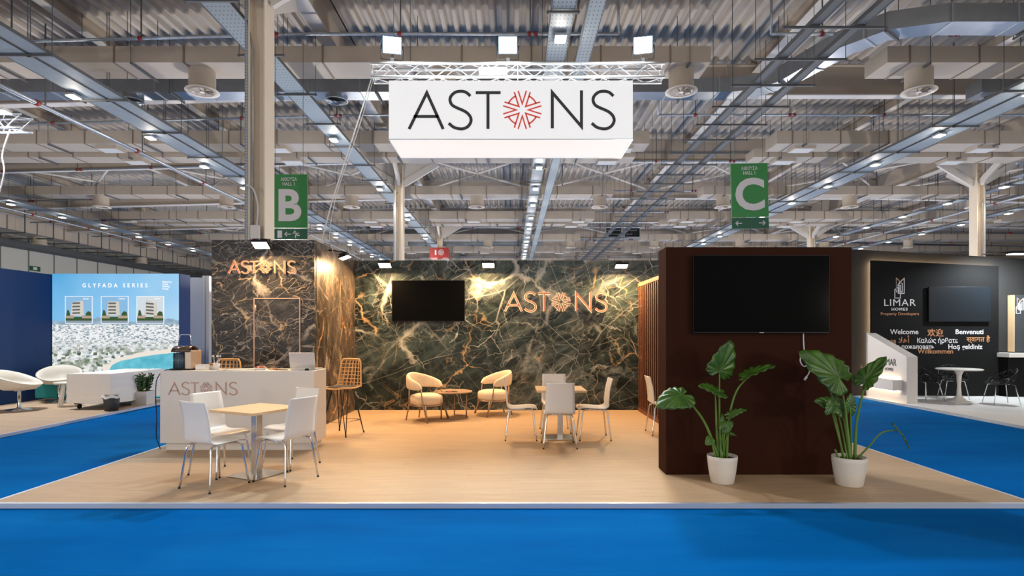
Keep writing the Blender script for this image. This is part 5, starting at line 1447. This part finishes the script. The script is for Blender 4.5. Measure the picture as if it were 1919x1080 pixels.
# planter
t = thing('planter', 'white cube planter with dark glossy foliage beside the counter', 'planter', (-7.99, 12.32, 0), R(3))
MB().box(-0.16, 0.16, -0.16, 0.16, 0, 0.29).obj('planter_box', M['white_matt'], t, bevel=0.006)
MB().box(-0.15, 0.15, -0.15, 0.15, 0.29, 0.292).obj('soil', M['soil'], t)
m_zz = mat('dark_glossy_leaf', (0.012, 0.055, 0.014, 1), 0.3)
rnd = random.Random(5)
fl = MB(); stx = MB()
for k in range(26):
    bx, by = rnd.uniform(-0.11, 0.11), rnd.uniform(-0.1, 0.1); lean = V((bx*0.5+rnd.uniform(-.06, .06), by*0.5+rnd.uniform(-.06, .06), rnd.uniform(0.22, 0.38)))
    b0 = V((bx, by, 0.29)); pts = [b0+lean*f+V((0, 0, 0.04*sin(pi*f))) for f in (0, .25, .5, .75, 1)]
    stx.tube(pts, 0.007, 5)
    for q in range(10):
        f = 0.15+0.85*q/9; c = b0+lean*f; s = (-1)**q; d = V((s*rnd.uniform(.6, 1), rnd.uniform(-.6, .6), 0.7)).normalized(); L = 0.07; wd = d.cross(V((0.2, 1, 0.3))).normalized()*0.020
        fl.add([c, c+d*L*0.4+wd, c+d*L, c+d*L*0.4-wd], [(0, 1, 2, 3)])
stx.obj('stems', M['stem'], t); f_ = fl.obj('foliage', m_zz, t, solid=0.002)
tag(MB().lathe([(0, 0), (0.05, 0.0), (0.10, 0.26), (0.0, 0.28)], (-8.10, 12.42, 0.29), 10).obj('paper_wrap', M['pale_wall'], t, solid=0.003))

# ================================================================== RIGHT NEIGHBOUR
t = thing('stand_platform', 'glossy pale platform floor of the black stand on the right', 'platform')
MB().box(8.50, 20, 5.5, 14.1, -0.04, 0.0).obj('pale_floor', M['white_floor'], t); MB().box(8.465, 8.50, 5.5, 14.1, -0.042, 0.004).obj('edge_strip', M['steel_grey'], t)
YR = 14.0
b = MB(); b.prism([(8.36, 0), (20, 0), (20, 2.95), (12.6, 3.37), (8.36, 3.60)], YR, YR+0.12)
tag(b.obj('black_stand_wall', M['grey_wall']), 'high dark back wall of the right stand', 'display wall')
def q4(px, py, d=YR-0.16): return ((px-960)*d/F, HC-(py-622)*d/F)
t = thing('feature_panel', 'black feature panel with greetings in many languages and glowing edges', 'panel', (0, 0, 0))
x0, zt0 = q4(1634, 488); x1, zt1 = q4(1872, 499)
YP = YR-0.16
b = MB(); b.prism([(x0, 0.02), (x1, 0.02), (x1, zt1), (x0, zt0)], YP, YP+0.06); b.obj('panel_board', M['black_wall'], t)
gl = emis('warm_strip', (1.0, 0.70, 0.42, 1), 32)
g = MB(); g.bar((x0+0.06, YP+0.10, 0.1), (x0+0.06, YP+0.10, zt0-0.04), 0.03, 0.03); g.bar((x0+0.06, YP+0.10, zt0-0.04), (x1-0.03, YP+0.10, zt1-0.03), 0.03, 0.03)
g.obj('light_strip', gl, t)
g = MB(); g.bar((x1-0.06, YP+0.10, 0.1), (x1-0.06, YP+0.10, zt1-0.06), 0.03, 0.03); g.obj('light_strip', emis('dim_strip', (0.9, 0.85, 0.8, 1), 1.2), t)
def say(s, px, py, size, m, **k):
    x, z = q4(px, py); return text(s, size, (x, YP-0.004, z), m, t, ext=0.002, **k)
W_, G_ = M['print_white'], M['gold_print']
say('LIMAR', 1686, 568, 0.235, W_, space=1.1, bold=0.0, sx=1.12)
say('HOMES', 1686, 580, 0.095, W_, bold=0.02, space=1.25, sx=1.1)
say('Property Developers', 1686.5, 588.5, 0.098, G_, bold=0.006, sx=1.12)
say('Welcome', 1695, 622.5, 0.165, W_, bold=0.014, sx=1.05)
say('欢迎', 1753.5, 625, 0.20, G_, bold=0.012)
say('Benvenuti', 1817, 622.5, 0.165, W_, bold=0.014, sx=1.05)
say('\uFEFC\uFEEC\uFEB3\uFEED \uFEFC\uFEEB\uFE83', 1675, 638, 0.19, G_, bold=0.005)
say('Καλώς ήρθατε', 1757, 639, 0.165, W_, bold=0.014, sx=0.86)
say('स्वागत है', 1833.5, 636.5, 0.165, G_, bold=0.012)
say('Добро пожаловать', 1702, 650.5, 0.14, W_, bold=0.012, sx=0.98)
say('Hoş geldiniz', 1809, 650.5, 0.165, W_, bold=0.014, sx=1.0)
say('Willkommen', 1753.5, 659, 0.165, G_, bold=0.006)
def tower_logo(parent, cx, cz, s, y, m1, m2):
    a = MB()
    U = lambda px, py: (cx+(px-321)*s, cz-(py-193)*s)
    # outline of interlocked towers
    ribbon(a, [U(294, 102), U(294, 235), U(367, 235) if False else U(294, 235)][:2], 6.5*s, y-0.006, y)
    ribbon(a, [U(310, 246), U(366, 246), U(366, 106), U(318, 150), U(318, 232), U(348, 232), U(348, 150)], 6.5*s, y-0.006, y)
    ribbon(a, [U(295, 215), U(295, 104)], 6.5*s, y-0.006, y)
    ribbon(a, [U(328, 168), U(280, 212), U(280, 288), U(331, 288), U(331, 168)], 6.5*s, y-0.006, y)
    ribbon(a, [U(310, 246), U(310, 165), U(330, 150)], 6.5*s, y-0.006, y)
    a.obj('tower_emblem', m1, parent)
    a = MB(); ribbon(a, [U(293, 102), U(346, 156)], 7.5*s, y-0.007, y); a.obj('gold_stroke', m2, parent)
x, z = q4(1685.5, 539.5)
tower_logo(t, x, z, (0.204)*(YP/F), YP-0.001, W_, G_)
tv('television', 'glossy black screen on the black panel of the right stand', (1798.5-960)*(YP-0.05)/F, YP-0.062, HC+18.5*YP/F, HC+84*YP/F, 1.50, M['screen_gloss'])
# protruding logo panel and shelf at the right edge
t = thing('logo_panel', 'dark logo panel with a light timber edge at the right picture edge', 'panel')
xa, za = q4(1902, 553, 13.80)
MB().box(xa, xa+1.6, 13.80, 13.98, 1.08, za).obj('panel_body', M['charcoal'], t); MB().box(xa-0.012, xa, 13.80, 13.98, 1.08, za).obj('timber_edge', M['timber_edge'], t)
tower_logo(t, (1911-960)*13.8/F, HC+49*13.8/F, 0.0020, 13.799, W_, G_)
tag(MB().box(11.80, 14, 13.5, 13.98, 0.96, 1.06).obj('wall_shelf', M['white_matt']), 'white shelf under the dark logo panel at the right edge', 'shelf')
tag(MB().box(11.95, 14, 13.7, 13.98, 0, 0.96).obj('shelf_cabinet', M['black_wall']), 'black cabinet below the white shelf at the right edge', 'cabinet')
# flood at right edge
t = thing('white_floodlight', 'bright white floodlight above the right stand', 'floodlight', ((1908-960)*13.0/F, 13.0, HC+146*13.0/F))
MB().box(-0.2, 0.2, -0.1, 0.1, 0.0, 0.06).obj('housing', M['black_plastic'], t); MB().box(-0.19, 0.19, -0.105, 0.09, -0.012, 0.0).obj('led_glass', M['flood_cold'], t); MB().tube([(0, 0, 0.06), (0, 1.0, 0.12)], 0.015).obj('bracket', M['black_metal'], t)
lamp_light('AREA', 'flood_beam', 150, (0.85, 0.94, 1.0), (0, 0, -0.03), (R(25), 0, 0), t, size=0.3, spread=150)
# wedge reception
t = thing('reception_wedge', 'white slant-topped reception wall with a name and a lit ledge', 'counter')
b = MB(); ys, ye = 12.42, 13.85
zl, zh = 1.57-47*12.42/F, 1.54
vs = [(8.62, ys, 0), (8.86, ys, 0), (8.86, ys, zl), (8.62, ys, zl), (8.62, ye, 0), (8.86, ye, 0), (8.86, ye, zh), (8.62, ye, zh)]
b.add(vs, [(0,1,2,3),(4,7,6,5),(0,3,7,4),(1,5,6,2),(3,2,6,7),(0,4,5,1)]); b.obj('wall_body', M['white_matt'], t, bevel=0.004)
MB().box(8.40, 8.62, 12.55, 13.83, 0.27, 0.50).obj('ledge', M['white_matt'], t, bevel=0.003)
MB().box(8.585, 8.60, 12.65, 13.78, 0.501, 0.513).obj('light_strip', gl, t)
MB().box(8.585, 8.60, 12.65, 13.78, 0.255, 0.268).obj('lower_light_strip', gl, t)
text('LIMAR', 0.22, (8.617, 13.0, 0.87), M['charcoal'], t, rot=(90, 0, -90), ext=0.003, sx=0.8)
text('HOMES', 0.10, (8.617, 13.0, 0.71), M['charcoal'], t, rot=(90, 0, -90), ext=0.003, sx=0.9)
o = thing('ledge_plant', 'spiky pale grass plant on the lit ledge of the white wedge', 'plant', (8.50, 13.62, 0.50))
g = MB(); rnd = random.Random(9)
for k in range(70):
    a = rnd.uniform(0, 6.28); r = rnd.uniform(0.02, 0.16); g.tube([(0, 0, 0.03), (r*0.5*cos(a), r*0.5*sin(a), 0.16), (r*cos(a), r*sin(a), rnd.uniform(0.18, 0.34))], [0.003, 0.003, 0.001], 3)
g.obj('grass_blades', mat('dry_grass', (0.50, 0.40, 0.33, 1), 0.8), o); MB().lathe([(0, 0), (0.06, 0), (0.075, 0.06), (0.06, 0.06), (0, 0.05)], n=16).obj('bowl', M['grey_wall'], o)
# tulip table and wire chairs
t = thing('tulip_table', 'round white tulip table before the black panel', 'table', (10.02, 12.75, 0))
MB().lathe([(0, 0.745), (0.42, 0.745), (0.44, 0.735), (0.42, 0.715), (0, 0.712)], n=40).obj('table_top', M['white'], t)
MB().lathe([(0.10, 0.712), (0.05, 0.60), (0.035, 0.35), (0.05, 0.14), (0.14, 0.04), (0.26, 0.012), (0.27, 0.0), (0, 0)], n=32).obj('pedestal', M['white'], t)
def wire_chair():
    t = thing('wire_shell_chair', '', 'chair')
    def fn(a, k):        # a angle, k 0 centre .. 1 rim
        r = 0.27*(k**0.6); back = max(0, -sin(a))
        z = 0.44 + 0.34*(k**3)*(0.35+0.65*back) - (0.10*(k**3) if sin(a) > 0.4 else 0)
        return V((r*cos(a)*1.02, r*sin(a), z))
    w_ = MB(); rr = random.Random(4)
    rim = [fn(a*2*pi/36, 1) for a in range(36)]; w_.tube(rim, 0.010, 6, closed=True)
    nodes = []
    for k in (0.15, 0.4, 0.65, 0.85, 1.0):
        m_ = 4 if k < 0.2 else 11
        nodes.append([fn(2*pi*(i+rr.uniform(-.3, .3))/m_, k) for i in range(m_)])
    for a, b_ in zip(nodes, nodes[1:]):
        for p in b_:
            near = sorted(a, key=lambda q: (q-p).length)[:2]
            for q in near: w_.tube([p, q], 0.014, 4)
    for ring in nodes[:-1]:
        for p, q in zip(ring, ring[1:]+ring[:1]): w_.tube([p, q], 0.014, 4)
    w_.obj('lattice_shell', M['black_plastic'], t)
    for sx in (-1, 1):
        for sy in (-1, 1): MB().tube([(sx*0.24, sy*0.24, 0), (sx*0.17, sy*0.17, 0.42), (sx*0.05, sy*0.17, 0.43)], 0.010, 8).obj('leg', M['chrome'], t)
    return t
w1 = wire_chair(); w1.location = (10.62, 12.35, 0); w1.rotation_euler = (0, 0, R(75)); w1['label'] = 'black lattice shell chair nearest the viewer, right of the tulip table'; w1['group'] = 'black lattice chairs'
dup(w1, (10.35, 13.35, 0), R(160), 'black lattice shell chair behind the tulip table', 'black lattice chairs')
dup(w1, (9.42, 12.95, 0), R(-80), 'black lattice shell chair half hidden by the white wedge', 'black lattice chairs')
